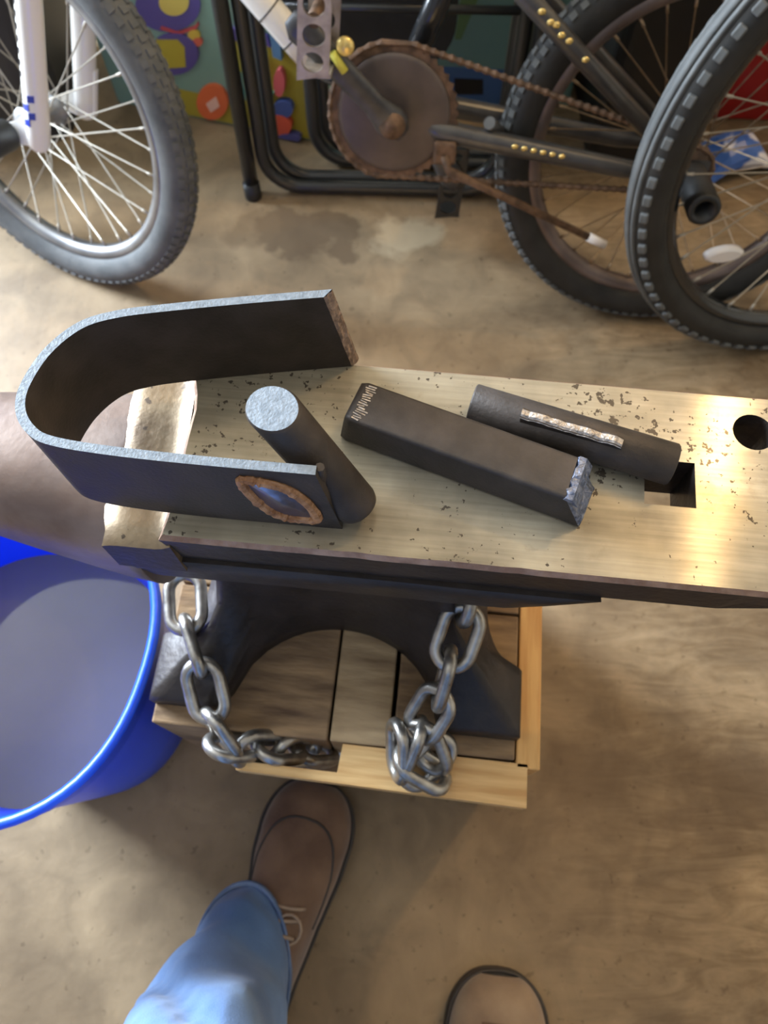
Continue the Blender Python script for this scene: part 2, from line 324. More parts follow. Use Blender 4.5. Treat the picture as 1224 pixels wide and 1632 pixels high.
def face_material():
    m = bpy.data.materials.new('ground_anvil_face'); m.use_nodes = True
    nt = m.node_tree; N = nt.nodes; Lk = nt.links; b = N['Principled BSDF']
    tc = N.new('ShaderNodeTexCoord')
    mp = N.new('ShaderNodeMapping'); mp.inputs['Scale'].default_value = (6, 160, 1); Lk.new(tc.outputs['Object'], mp.inputs[0])
    g = N.new('ShaderNodeTexNoise'); g.inputs['Scale'].default_value = 3.0; g.inputs['Detail'].default_value = 6; Lk.new(mp.outputs[0], g.inputs['Vector'])
    big = N.new('ShaderNodeTexNoise'); big.inputs['Scale'].default_value = 22; big.inputs['Detail'].default_value = 6; Lk.new(tc.outputs['Object'], big.inputs['Vector'])
    r0 = N.new('ShaderNodeValToRGB'); r0.color_ramp.elements[0].position = 0.3; r0.color_ramp.elements[1].position = 0.7
    r0.color_ramp.elements[0].color = S(132, 124, 108); r0.color_ramp.elements[1].color = S(178, 170, 150); Lk.new(big.outputs['Fac'], r0.inputs[0])
    gr = N.new('ShaderNodeValToRGB'); gr.color_ramp.elements[0].position = 0.3; gr.color_ramp.elements[1].position = 0.7
    gr.color_ramp.elements[0].color = (0.78, 0.77, 0.76, 1); gr.color_ramp.elements[1].color = (1.08, 1.08, 1.08, 1); Lk.new(g.outputs['Fac'], gr.inputs[0])
    m1 = N.new('ShaderNodeMix'); m1.data_type = 'RGBA'; m1.blend_type = 'MULTIPLY'; m1.inputs['Factor'].default_value = 0.8
    Lk.new(r0.outputs[0], m1.inputs['A']); Lk.new(gr.outputs[0], m1.inputs['B'])
    # pits: small dark flecks, gathered in patches
    pn = N.new('ShaderNodeTexNoise'); pn.inputs['Scale'].default_value = 300; pn.inputs['Detail'].default_value = 3; Lk.new(tc.outputs['Object'], pn.inputs['Vector'])
    pa = N.new('ShaderNodeTexNoise'); pa.inputs['Scale'].default_value = 16; pa.inputs['Detail'].default_value = 2; Lk.new(tc.outputs['Object'], pa.inputs['Vector'])
    ad = N.new('ShaderNodeMath'); ad.operation = 'MULTIPLY_ADD'; Lk.new(pa.outputs['Fac'], ad.inputs[0]); ad.inputs[1].default_value = 0.55; Lk.new(pn.outputs['Fac'], ad.inputs[2])
    pr = N.new('ShaderNodeValToRGB'); pr.color_ramp.elements[0].position = 0.925; pr.color_ramp.elements[1].position = 0.955; Lk.new(ad.outputs[0], pr.inputs[0])
    m2 = N.new('ShaderNodeMix'); m2.data_type = 'RGBA'; Lk.new(pr.outputs[0], m2.inputs['Factor']); Lk.new(m1.outputs['Result'], m2.inputs['A']); m2.inputs['B'].default_value = S(78, 70, 60)
    # brown stain patches
    sn = N.new('ShaderNodeTexNoise'); sn.inputs['Scale'].default_value = 26; sn.inputs['Detail'].default_value = 8; sn.inputs['Roughness'].default_value = 0.7; Lk.new(tc.outputs['Object'], sn.inputs['Vector'])
    sr = N.new('ShaderNodeValToRGB'); sr.color_ramp.elements[0].position = 0.60; sr.color_ramp.elements[1].position = 0.80; Lk.new(sn.outputs['Fac'], sr.inputs[0])
    sm = N.new('ShaderNodeMath'); sm.operation = 'MULTIPLY'; Lk.new(sr.outputs[0], sm.inputs[0]); sm.inputs[1].default_value = 0.8
    m3 = N.new('ShaderNodeMix'); m3.data_type = 'RGBA'; Lk.new(sm.outputs[0], m3.inputs['Factor']); Lk.new(m2.outputs['Result'], m3.inputs['A']); m3.inputs['B'].default_value = S(120, 98, 74)
    Lk.new(m3.outputs['Result'], b.inputs['Base Color'])
    b.inputs['Metallic'].default_value = 0.25; b.inputs['Roughness'].default_value = 0.55; b.inputs['Specular IOR Level'].default_value = 0.3
    gl = N.new('ShaderNodeBsdfAnisotropic'); gl.distribution = 'BECKMANN'; gl.inputs['Roughness'].default_value = 0.21; gl.inputs['Anisotropy'].default_value = 0.68; gl.inputs['Rotation'].default_value = 0.0
    Lk.new(m3.outputs['Result'], gl.inputs['Color'])
    ms = N.new('ShaderNodeMixShader'); ms.inputs[0].default_value = 0.22; Lk.new(b.outputs[0], ms.inputs[1]); Lk.new(gl.outputs[0], ms.inputs[2]); Lk.new(ms.outputs[0], N['Material Output'].inputs['Surface'])
    tg = N.new('ShaderNodeTangent'); tg.direction_type = 'UV_MAP'; tg.uv_map = 'UVMap'; Lk.new(tg.outputs[0], gl.inputs['Tangent'])
    bp = N.new('ShaderNodeBump'); bp.inputs['Strength'].default_value = 0.06; bp.inputs['Distance'].default_value = 0.001
    Lk.new(g.outputs['Fac'], bp.inputs['Height']); Lk.new(bp.outputs[0], b.inputs['Normal']); Lk.new(bp.outputs[0], gl.inputs['Normal'])
    return m
M['face'] = face_material()

def face_plate():
    XR = 0.372
    outer = []
    # wavy step edge on the left, straight heel on the right, slightly nicked front edge
    left = [(-0.004, W), (-0.0035, 0.108), (-0.002, 0.098), (0.001, 0.088), (0.0025, 0.078), (0.002, 0.06), (0.0022, 0.03), (0.0012, 0.012), (0.0, 0.0)]
    outer += left
    for i in range(1, 41):
        x = XR*i/40; nick = 0.0
        if 0.07 < x < 0.19: nick = 0.0016*abs(noise.noise(Vector((x*160, 0, 0))))
        outer.append((x, nick))
    outer += [(XR, 0.03), (XR, 0.06), (XR, 0.09), (XR, W)]
    for i in range(1, 20): outer.append((lerp(XR, -0.004, i/20), W))
    n = len(outer)
    hardy = []
    hc = [(0.2494, 0.0447), (0.2762, 0.0447), (0.2772, 0.0715), (0.2504, 0.0715)]
    for i in range(4):
        for k in range(3): a, b_ = hc[i], hc[(i+1) % 4]; hardy.append((lerp(a[0], b_[0], k/3), lerp(a[1], b_[1], k/3)))
    prit = [(0.3105+0.0112*math.cos(2*PI*k/28), 0.094+0.0112*math.sin(2*PI*k/28)) for k in range(28)]
    bm = bmesh.new(); z0, zc, z1 = T-0.038, T-0.0028, T
    cx, cy = XR/2, W/2
    def inset(p, d):
        return (p[0] + (d if p[0] < cx-0.17 else (-d if p[0] > XR-0.001 else 0)), p[1] + (d if p[1] < 0.004 else (-d if p[1] > W-0.001 else 0)))
    top = [bm.verts.new((*inset(p, 0.0022), z1)) for p in outer]
    mid = [bm.verts.new((*p, zc)) for p in outer]
    bot = [bm.verts.new((*inset(p, 0.004), z0 + (0.012 if p[0] > 0.30 else 0))) for p in outer]
    def loopfaces(A, B, mi):
        for i in range(len(A)):
            f = bm.faces.new((A[i], A[(i+1) % len(A)], B[(i+1) % len(A)], B[i])); f.material_index = mi; f.smooth = False
    loopfaces(top, mid, 1); loopfaces(mid, bot, 2)
    holes_t, holes_b = [], []
    for hole in (hardy, prit):
        ht = [bm.verts.new((*p, z1)) for p in hole]; hb = [bm.verts.new((*p, z0 + (0.006 if hole is prit else 0))) for p in hole]
        loopfaces(ht, hb, 2); holes_t.append(ht); holes_b.append(hb)
    def fill(loops, mi):
        es = []
        for lp in loops:
            for i in range(len(lp)):
                e = bm.edges.get((lp[i], lp[(i+1) % len(lp)])) or bm.edges.new((lp[i], lp[(i+1) % len(lp)])); es.append(e)
        r = bmesh.ops.triangle_fill(bm, use_beauty=True, use_dissolve=False, edges=es)
        for g_ in r['geom']:
            if isinstance(g_, bmesh.types.BMFace): g_.material_index = mi; g_.smooth = False
    fill([top]+holes_t, 0); fill([bot]+holes_b, 2)
    uv = bm.loops.layers.uv.new('UVMap')
    for f in bm.faces:
        for l in f.loops: l[uv].uv = (l.vert.co.x*4, l.vert.co.y*4)
    bmesh.ops.recalc_face_normals(bm, faces=bm.faces)
    me = bpy.data.meshes.new('face_plate'); bm.to_mesh(me); bm.free()
    for k in ('face', 'anvil_edge', 'anvil_dark'): me.materials.append(M[k])
    o = link('face_plate', me, anvil); o['label'] = 'bright ground steel face with square and round holes'
face_plate()

# base: four-cornered foot with an arch cut in each side, rising into the waist
def base_ring(z, a0, a1, b0, b1, arch, hw, earch):
    pts = []; n = 28; ac = 0.08
    for i in range(n):
        x = lerp(a0, a1, i/n); u = (x-ac)/hw
        pts.append(Vector((x, b0 + (arch*math.sqrt(max(0, 1-u*u)) if abs(u) < 1 else 0), z)))
    for i in range(n):
        y = lerp(b0, b1, i/n); u = (y-W/2)/0.05
        pts.append(Vector((a1 - (earch*math.sqrt(max(0, 1-u*u)) if abs(u) < 1 else 0), y, z)))
    for i in range(n):
        x = lerp(a1, a0, i/n); u = (x-ac)/hw
        pts.append(Vector((x, b1 - (arch*math.sqrt(max(0, 1-u*u)) if abs(u) < 1 else 0), z)))
    for i in range(n):
        y = lerp(b1, b0, i/n); u = (y-W/2)/0.05
        pts.append(Vector((a0 + (earch*math.sqrt(max(0, 1-u*u)) if abs(u) < 1 else 0), y, z)))
    return pts
rings = []
for z, t in ((0.0, 0.0), (0.018, 0.0), (0.0215, 0.04), (0.029, 0.24), (0.040, 0.5), (0.056, 0.72), (0.082, 0.89), (0.125, 1.0)):
    b0 = lerp(-0.045, 0.028, t)
    rings.append(base_ring(z, lerp(-0.066, -0.004, t), lerp(0.228, 0.166, t), b0, W-b0, max(0.004, 0.031-b0), lerp(0.0845, 0.075, t), lerp(0.03, 0.004, t)))
for z, b0, a0, a1 in ((0.145, 0.022, -0.008, 0.168), (0.165, 0.012, -0.016, 0.176), (0.185, 0.006, -0.024, 0.190), (0.205, 0.003, -0.031, 0.210), (0.228, 0.001, -0.036, 0.236)):
    rings.append(base_ring(z, a0, a1, b0, W-b0, 0.0005, 0.075, 0.0))
o = MB().loft(rings).build('base', M['anvil_dark'], anvil); o['label'] = 'dark forged waist and four-cornered foot'

# cutting table, a step lower than the face, worn hollow
rows = []
for i in range(9):
    x = lerp(-0.036, 0.0035, i/8); r = []
    for j in range(17):
        y = lerp(0.0, W, j/16); v = (y-W/2)/(W/2)
        z = T - 0.0145 + 0.0032*abs(v)**3 + (0.005*max(0, (i-6)/2)**1.5) - 0.003*max(0, (2-i)/2)**2 - 0.006*max(0, abs(v)-0.94)/0.06
        z += 0.0006*noise.noise(Vector((x*150, y*90, 3)))
        xx = x - 0.006*(y/W) + (0.004*noise.noise(Vector((y*70, 1, 0))) if i == 0 else 0)
        r.append(Vector((xx, y, z)))
    rows.append(r)
tb = MB().loft(rows, closed=False)
for r0 in (0, 8):
    tb.add([p for p in rows[r0]] + [Vector((p.x, p.y, T-0.05)) for p in rows[r0]], [(j, j+1, 18+j, 17+j) for j in range(16)])
for j0 in (0, 16):
    ps = [rows[i][j0] for i in range(9)]
    tb.add(ps + [Vector((p.x, p.y, T-0.05)) for p in ps], [(j, j+1, 10+j, 9+j) for j in range(8)], 1, False)
o = tb.build('cutting_table', [M['table'], M['anvil_dark']], anvil); o['label'] = 'hollow worn step between face and horn'

# horn: a tapering, slightly upswept cone with a flattened top
rings = []
for i in range(0, 25):
    t = max(0, i)/24; x = lerp(-0.028, -0.275, t) + (0.022*-i if i < 0 else 0); dp = 1.0 + 0.35*max(0, 1-i/5)
    wv = 0.0545*(1-t**1.35)**0.85 + 0.0015
    hz = wv*1.05; ztop = T - 0.0165 + 0.006*t - (0.02 if i < 0 else 0)
    ring = []
    for k in range(40):
        a = 2*PI*k/40; cy, cz = math.cos(a), math.sin(a)
        e = 0.72 if cz > 0 else 1.0
        ring.append(Vector((x, W/2 + wv*math.copysign(abs(cy)**e, cy), ztop - hz*0.9 + hz*(0.9 if cz > 0 else dp)*math.copysign(abs(cz)**0.9, cz))))
    rings.append(ring)
o = MB().loft(rings).build('horn', M['horn'], anvil); o['label'] = 'tapering brown-grey horn'

# ------------------------------------------------------------------ wooden stand (same local frame as the anvil)
stand = thing('anvil_stand', (AO.x, AO.y, 0), (0, 0, AROT), 'wooden stand of upright timbers with pine boards under the anvil', 'stand')
TB = ((-0.066, 0.0772, 0.0, 'timber'), (0.0792, 0.1265, 0.001, 'timber_pale'), (0.1300, 0.2270, 0.0, 'timber'))
for x0, x1, dz, mk in TB:
    for y0, y1 in ((-0.060, 0.058), (0.060, 0.178)):
        MB().rbox(((x0+x1)/2, (y0+y1)/2, (ZB-dz)/2), (x1-x0, y1-y0, ZB-dz), 0.0015).build('timber', M[mk], stand)
MB().rbox((0.238, 0.056, ZB/2+0.0), (0.019, 0.243, ZB-0.004), 0.0012).build('side_board', M['pine_y'], stand)
MB().prism([(0.008, -0.0890), (0.2375, -0.0945), (0.2375, -0.0620), (0.090, -0.0610), (0.088, -0.0830), (0.008, -0.0820)], ZB-0.024, ZB-0.002).build('front_board', M['pine'], stand)
MB().rbox((0.0835, 0.189, ZB/2), (0.285, 0.019, ZB-0.006), 0.0012).build('back_board', M['pine'], stand)

# ------------------------------------------------------------------ galvanised chains
def link_mesh():
    r, hl, hw = 0.0049, 0.0095, 0.0130; path = []
    for k in range(13): a = -PI/2 + PI*k/12; path.append((hl + hw*math.cos(a), hw*math.sin(a), 0))
    for k in range(13): a = PI/2 + PI*k/12; path.append((-hl + hw*math.cos(a), hw*math.sin(a), 0))
    return MB().tube(path, r, 12, loop=True).mesh('link', M['chain'])
LK = link_mesh()                                       # inner pitch 0.0352
def chain(label, nodes, twist, group, extra=()):
    root = thing('chain', nodes[0], (0, 0, 0), label, 'chain', group)
    o0 = Vector(nodes[0])
    pairs = [(nodes[i], nodes[i+1], twist[i]) for i in range(len(nodes)-1)] + list(extra)
    for a, b, tw in pairs:
        a, b = Vector(a), Vector(b); d = (b-a).normalized()
        up = Vector((0, 0, 1)); n0 = (up - d*up.dot(d)); n0 = n0.normalized() if n0.length > 1e-3 else Vector((1, 0, 0))
        nn = Quaternion(d, math.radians(tw)) @ n0
        y = nn.cross(d); Mx = Matrix((d, y, nn)).transposed().to_4x4(); Mx.translation = (a+b)/2 - o0
        link('link', LK, root, Mx)
def run_nodes(path, step=0.0352):
    P = catmull([at(*p) for p in path], 24); out = [P[0]]; acc = 0
    for a, b in zip(P, P[1:]):
        if (b - out[-1]).length >= step: out.append(b.copy())
    return out
nl = run_nodes([(294, 925, .405), (299, 1005, .401), (324, 1080, .396), (340, 1150, .378), (352, 1192, .362)])
ex = []
for k, (px, py, z) in enumerate(((372, 1190, .352), (412, 1193, .344), (446, 1195, .334), (474, 1196, .320), (500, 1197, .304), (520, 1197, .285))):
    c_ = at(px, py, z); a_ = Vector((0.55, 0.10, -0.62 - 0.04*k)).normalized()*0.0176
    ex.append((c_-a_, c_+a_, 48 if k % 2 else -42))
chain('galvanised chain over the foot beside the blue bucket, twisted along the front board', nl, [6, 84, 14, 75] + [42, -46, 40, -44, 46, -42, 44, -46, 42, -44], 'chains holding the anvil down', [(at(337, 1146, .380), at(368, 1190, .356), 76)] + ex)
nr = run_nodes([(752, 905, .462), (746, 962, .455), (720, 1038, .440), (700, 1112, .412), (660, 1178, .380), (642, 1226, .361)], 0.0335)
chain('galvanised chain over the foot at the pine side board, knotted at its lower end', nr, [80, 6, 84, 14, 75, 30, 80, 20, 60, 30, 80, 30], 'chains holding the anvil down', [(at(672, 1165, .386), at(692, 1218, .364), 50), (at(652, 1212, .371), at(694, 1236, .360), -35), (at(634, 1172, .382), at(634, 1222, .364), 70), (at(664, 1232, .361), at(700, 1196, .364), 40)])

# ------------------------------------------------------------------ bent strap piece with welded rod, standing on the face
TZ = ZF + 0.0004
strap = thing('bent_strap_bracket', A2W(0.02, 0.06, TZ), (0, 0, AROT), 'dark U-bent steel strap with a leaning round rod welded to its end', 'steel bracket')
def AL(x, y, z=0.0): return Vector((x-0.02, y-0.06, z))
path = catmull([(0.084, 0.1165, 0), (0.04, 0.1075, 0), (0.0, 0.0985, 0), (-0.024, 0.0920, 0), (-0.040, 0.0835, 0), (-0.0515, 0.067, 0), (-0.0565, 0.047, 0), (-0.0545, 0.034, 0), (-0.047, 0.0245, 0), (-0.036, 0.0197, 0), (-0.01, 0.0174, 0), (0.03, 0.0165, 0), (0.089, 0.0167, 0)], 8)
K = len(path); th = 0.0046; HS = 0.060; rows = []
for i, p in enumerate(path):
    a = path[max(i-1, 0)]; b = path[min(i+1, K-1)]; t = (b-a).normalized(); nrm = Vector((t.y, -t.x, 0))
    if i < 4: dtop, dbot = t*0.008*(1-i/4), t*-0.0035*(1-i/4)
    elif i == K-1: dtop, dbot = t*-0.004, t*0.005
    else: dtop = dbot = Vector((0, 0, 0))
    rows.append([AL(p.x, p.y) + nrm*s*th/2 - (t*(0.0035 if s > 0 else -0.001) if i == 0 else t*0) + (dtop if z else dbot) + Vector((0, 0, z)) for s, z in ((-1, 0), (1, 0), (1, HS), (-1, HS))])
sm = MB(); n4 = [r for r in rows]
vs = [p for r in rows for p in r]
for k, (c0, c1, mi) in enumerate(((0, 1, 0), (1, 2, 0), (2, 3, 1), (3, 0, 0))):
    # walls keep their own vertices so that the sheared edges stay crisp
    sm.add([q for r in rows for q in (r[c0], r[c1])], [(2*i, 2*i+1, 2*i+3, 2*i+2) for i in range(K-1)], mi, True)
sm.add(rows[-1], [(0, 1, 2, 3)], 0, False)
so = sm.build('strap', [M['steel_dark'], M['steel_edge'], M['torn_brown']], strap)
# torn end of the long leg
p0 = rows[0]; gv = []
for j in range(17):
    z = j/16; c0 = p0[0].lerp(p0[3], z); c1 = p0[1].lerp(p0[2], z)
    for k in range(5):
        a = (0.0011*noise.noise(Vector((j*0.7, k*0.9, 0))) + 0.0006) if 0 < k < 4 else (0.0009*noise.noise(Vector((j*0.8, k, 5))))
        gv.append(c0.lerp(c1, -0.02 + 1.04*k/4) + Vector((0.8, -0.5, 0.2))*a)
MB().add(gv, [(j*5+k, j*5+k+1, j*5+k+6, j*5+k+5) for j in range(16) for k in range(4)], 0, False).build('torn_end', M['torn_brown'], strap)
# weld ring and pool on the outer side of the short leg
yf = 0.0142
wl = [(0.0500, 0.0490), (0.056, 0.0505), (0.065, 0.0480), (0.072, 0.043), (0.0785, 0.032), (0.0820, 0.018), (0.0815, 0.012), (0.074, 0.0110), (0.066, 0.012), (0.058, 0.020), (0.052, 0.036)]
ring = catmull([AL(x, yf, z) for x, z in wl], 6, closed=True)
rad = [0.0027 + 0.0011*noise.noise(Vector((i*0.8, 5, 1))) for i in range(len(ring))]
MB().tube([p + Vector((0, -0.0006, 0)) for p in ring], rad, 8, loop=True, smooth=False).build('weld_bead', M['weld'], strap)
n = len(ring); cen = sum(ring, Vector())/n
MB().add([p + Vector((0, -0.0006, 0)) for p in ring] + [cen + Vector((0, -0.0018, 0))] + [p + Vector((0, 0.001, 0)) for p in ring], [(i, (i+1) % n, n) for i in range(n)] + [(i, n+1+i, n+1+(i+1) % n, (i+1) % n) for i in range(n)]).build('weld_pool', M['weld_pool'], strap)
# leaning rod
rb, rt_ = AL(0.1015, 0.0245, 0.0062), AL(0.0632, 0.0395, 0.0715)
ax = (rt_-rb).normalized(); RR = 0.0108; Lr = (rt_-rb).length
Mx = ax.to_track_quat('Z', 'Y').to_matrix().to_4x4(); Mx.translation = rb
cut = ax.lerp(Vector((0.05, -0.12, 1)), 0.75).normalized(); cl = Mx.to_3x3().inverted() @ cut      # the sawn end is not square
RR = 0.0118; rings = []
for r_, hh in ((RR*0.5, 0), (RR*0.80, 0.0002), (RR*0.94, 0.0016), (RR, 0.0045), (RR, Lr-0.012)): rings.append([Vector((r_*math.cos(2*PI*k/40), r_*math.sin(2*PI*k/40), hh)) for k in range(40)])
def cutring(r_, dh): return [Vector((r_*math.cos(2*PI*k/40), r_*math.sin(2*PI*k/40), Lr + dh - (r_*math.cos(2*PI*k/40)*cl.x + r_*math.sin(2*PI*k/40)*cl.y)/cl.z)) for k in range(40)]
rings += [cutring(RR, -0.0012), cutring(RR-0.0009, 0)]
rm = MB().loft(rings, cap1=False); rm.add(cutring(RR-0.0009, 0), [tuple(range(40))], 1, False)
link('rod', rm.mesh('rod', [M['steel_dark'], M['steel_edge']]), strap, Mx)['label'] = 'round rod with a pale sawn end'
# fillet where the rod meets the strap end
MB().tube([AL(0.0862, 0.0195, z) + Vector((-0.0006*k, 0.0008*math.sin(k), 0)) for k, z in enumerate((0.058, 0.05, 0.042, 0.034, 0.026, 0.018, 0.01))], [0.0022, 0.003, 0.0026, 0.0032, 0.0027, 0.003, 0.002], 8).build('weld_fillet', M['steel_dark'], strap)

# ------------------------------------------------------------------ square bar with a broken end
b0, b1 = A2W(0.0905, 0.0785, TZ), A2W(0.2155, 0.0402, TZ)
d = b1-b0; BL = d.length
bar = thing('square_bar', (b0+b1)/2, (0, 0, math.atan2(d.y, d.x)), 'dark square steel bar with a blue-grey broken end', 'steel bar')
hw_, rr_ = 0.0126, 0.0022
def sq(x, slant=0.0, jit=0.0, scale=1.0):
    out = []
    for cx_, cy_, a0 in ((1, 1, 0), (-1, 1, 90), (-1, -1, 180), (1, -1, 270)):
        for k in range(4):
            a = math.radians(a0 + 30*k)
            y = (cx_*(hw_-rr_) + rr_*math.cos(a))*scale; z = (cy_*(hw_-rr_) + rr_*math.sin(a))*scale
            out.append(Vector((x + slant*z/hw_ + jit*noise.noise(Vector((y*300, z*300, 4))), y, z+hw_)))
    return out
h = BL/2
bm_ = MB().loft([sq(-h+0.001, 0.002, 0, 0.92), sq(-h+0.0045, 0.002), sq(-h*0.3), sq(h-0.012, -0.003), sq(h-0.003, -0.0065, 0.002)], cap1=False)
bm_.build('bar', M['steel_dark'], bar)
e0 = sq(h-0.003, -0.0065, 0.002); rings = [e0]
for s_ in (0.75, 0.5, 0.25):
    rings.append([Vector((lerp(h-0.002, p.x, s_) - 0.0065*(p.z-hw_)/hw_*s_*0.3 + 0.0018*noise.noise(Vector((p.y*260*s_, p.z*260*s_, 9))), p.y*s_, hw_+(p.z-hw_)*s_)) for p in e0])
MB().loft(rings, cap0=False, smooth=False).build('broken_end', M['torn_blue'], bar)
# a lip of torn weld metal on top of the broken end
lip = [Vector((h-0.0105 + 0.0025*noise.noise(Vector((j*0.8, 7, 2))), lerp(-hw_, hw_, j/10), 2*hw_-0.0008)) for j in range(11)]
lip2 = [Vector((h-0.0085, lerp(-hw_, hw_, j/10), 2*hw_-0.0020+0.0012*noise.noise(Vector((j*0.7, 1, 2))))) for j in range(11)]
MB().loft([[lip[j] + Vector((0, 0, -0.001)), lip[j] + Vector((0.001, 0, 0.0011)), lip2[j] + Vector((0.0025, 0, 0.0022)), lip2[j] + Vector((0.0065, 0, -0.003))] for j in range(11)], smooth=False).build('torn_lip', M['torn_blue'], bar)
sm = MB()
for i in range(16):
    y = lerp(-0.011, 0.010, i/15); x0 = -h + 0.006 + 0.0015*rnd.random(); ln = 0.0035 + 0.003*rnd.random()
    sm.box((x0+ln/2, y, 2*hw_+0.00005), (ln, 0.0004 + 0.0005*rnd.random(), 0.0002), Matrix.Rotation(rnd.uniform(-.2, .2), 3, 'Z'))
o = sm.build('scratches', M['torn_pale'], bar); tag(o, kind='stuff')

# ------------------------------------------------------------------ loose rod with a torn piece of strap welded along it
q0, q1 = A2W(0.1552, 0.0892, TZ), A2W(0.2612, 0.0628, TZ)
d = q1-q0; RL = d.length; ra = math.atan2(d.y, d.x)
rod = thing('round_rod', (q0+q1)/2, (0, 0, ra), 'dark round steel rod with a torn strap remnant along its side', 'steel rod')
R2 = 0.0112
MB().lathe([(0.0001, -RL/2), (R2-0.0008, -RL/2), (R2, -RL/2+0.0008), (R2, RL/2-0.0008), (R2-0.0008, RL/2), (0.0001, RL/2)], (0, 0, R2), 'x', 40).build('rod', M['steel_dark'], rod)
Mi = (Matrix.Translation((q0+q1)/2) @ Matrix.Rotation(ra, 4, 'Z')).inverted()
tp = [Mi @ at(829, 664, ZF+0.0245), Mi @ at(991, 712, ZF+0.0235)]; bt = [Mi @ at(826, 704, ZF+0.003), Mi @ at(986, 750, ZF+0.003)]
rings = []; edge = []
for j in range(15):
    s_ = j/14; a = tp[0].lerp(tp[1], s_); b = bt[0].lerp(bt[1], s_)
    e = 0.0012*noise.noise(Vector((j*0.6, 3, 3)))
    bk = Vector((0, 0.0055, 0))
    rings.append([b, a + Vector((0, 0, e)), a + bk + Vector((0, 0, e+0.0004)), b + bk])
    edge.append([a + Vector((0, -0.0004, e-0.0008)), a + Vector((0, 0.0012, e+0.0010+0.0008*abs(noise.noise(Vector((j, 8, 1)))))), a + Vector((0, 0.0038, e+0.0014+0.001*noise.noise(Vector((j*0.9, 5, 5))))), a + Vector((0, 0.0058, e-0.001))])
MB().loft(rings, smooth=False).build('strap_remnant', M['steel_dark'], rod)
MB().loft(edge, smooth=False).build('torn_edge', M['torn_pale'], rod)

# ------------------------------------------------------------------ blue bucket with water
BC = Vector((-0.350, 0.160, 0)); BH = 0.335
bucket = thing('bucket', BC, (0, 0, 0), 'bright blue plastic bucket of murky water under the anvil horn', 'bucket')
def sup(r, z, n=72, e=2.3):
    out = []
    for k in range(n):
        a = 2*PI*k/n + 0.5; c_, s_ = math.cos(a), math.sin(a); q = (abs(c_)**e + abs(s_)**e)**(-1/e)
        out.append(Vector((r*q*math.cos(a-0.2), r*q*math.sin(a-0.2), z)))
    return out
prof = [(0.094, 0.004), (0.100, 0.0), (0.106, 0.006), (0.118, 0.10), (0.131, 0.21), (0.140, 0.285), (0.141, 0.292), (0.1455, 0.296), (0.1455, 0.322), (0.150, 0.326), (0.152, 0.331), (0.1505, 0.3355), (0.1465, 0.336), (0.143, 0.332), (0.1385, 0.285), (0.1285, 0.205), (0.1155, 0.10), (0.103, 0.010), (0.06, 0.008)]
MB().loft([sup(r, z, e=lerp(2.05, 2.3, z/BH)) for r, z in prof]).build('bucket_wall', M['blue'], bucket)
MB().loft([sup(0.1275, 0.2, e=2.2), sup(0.1285, 0.2055, e=2.2)]).build('water', M['water'], bucket)

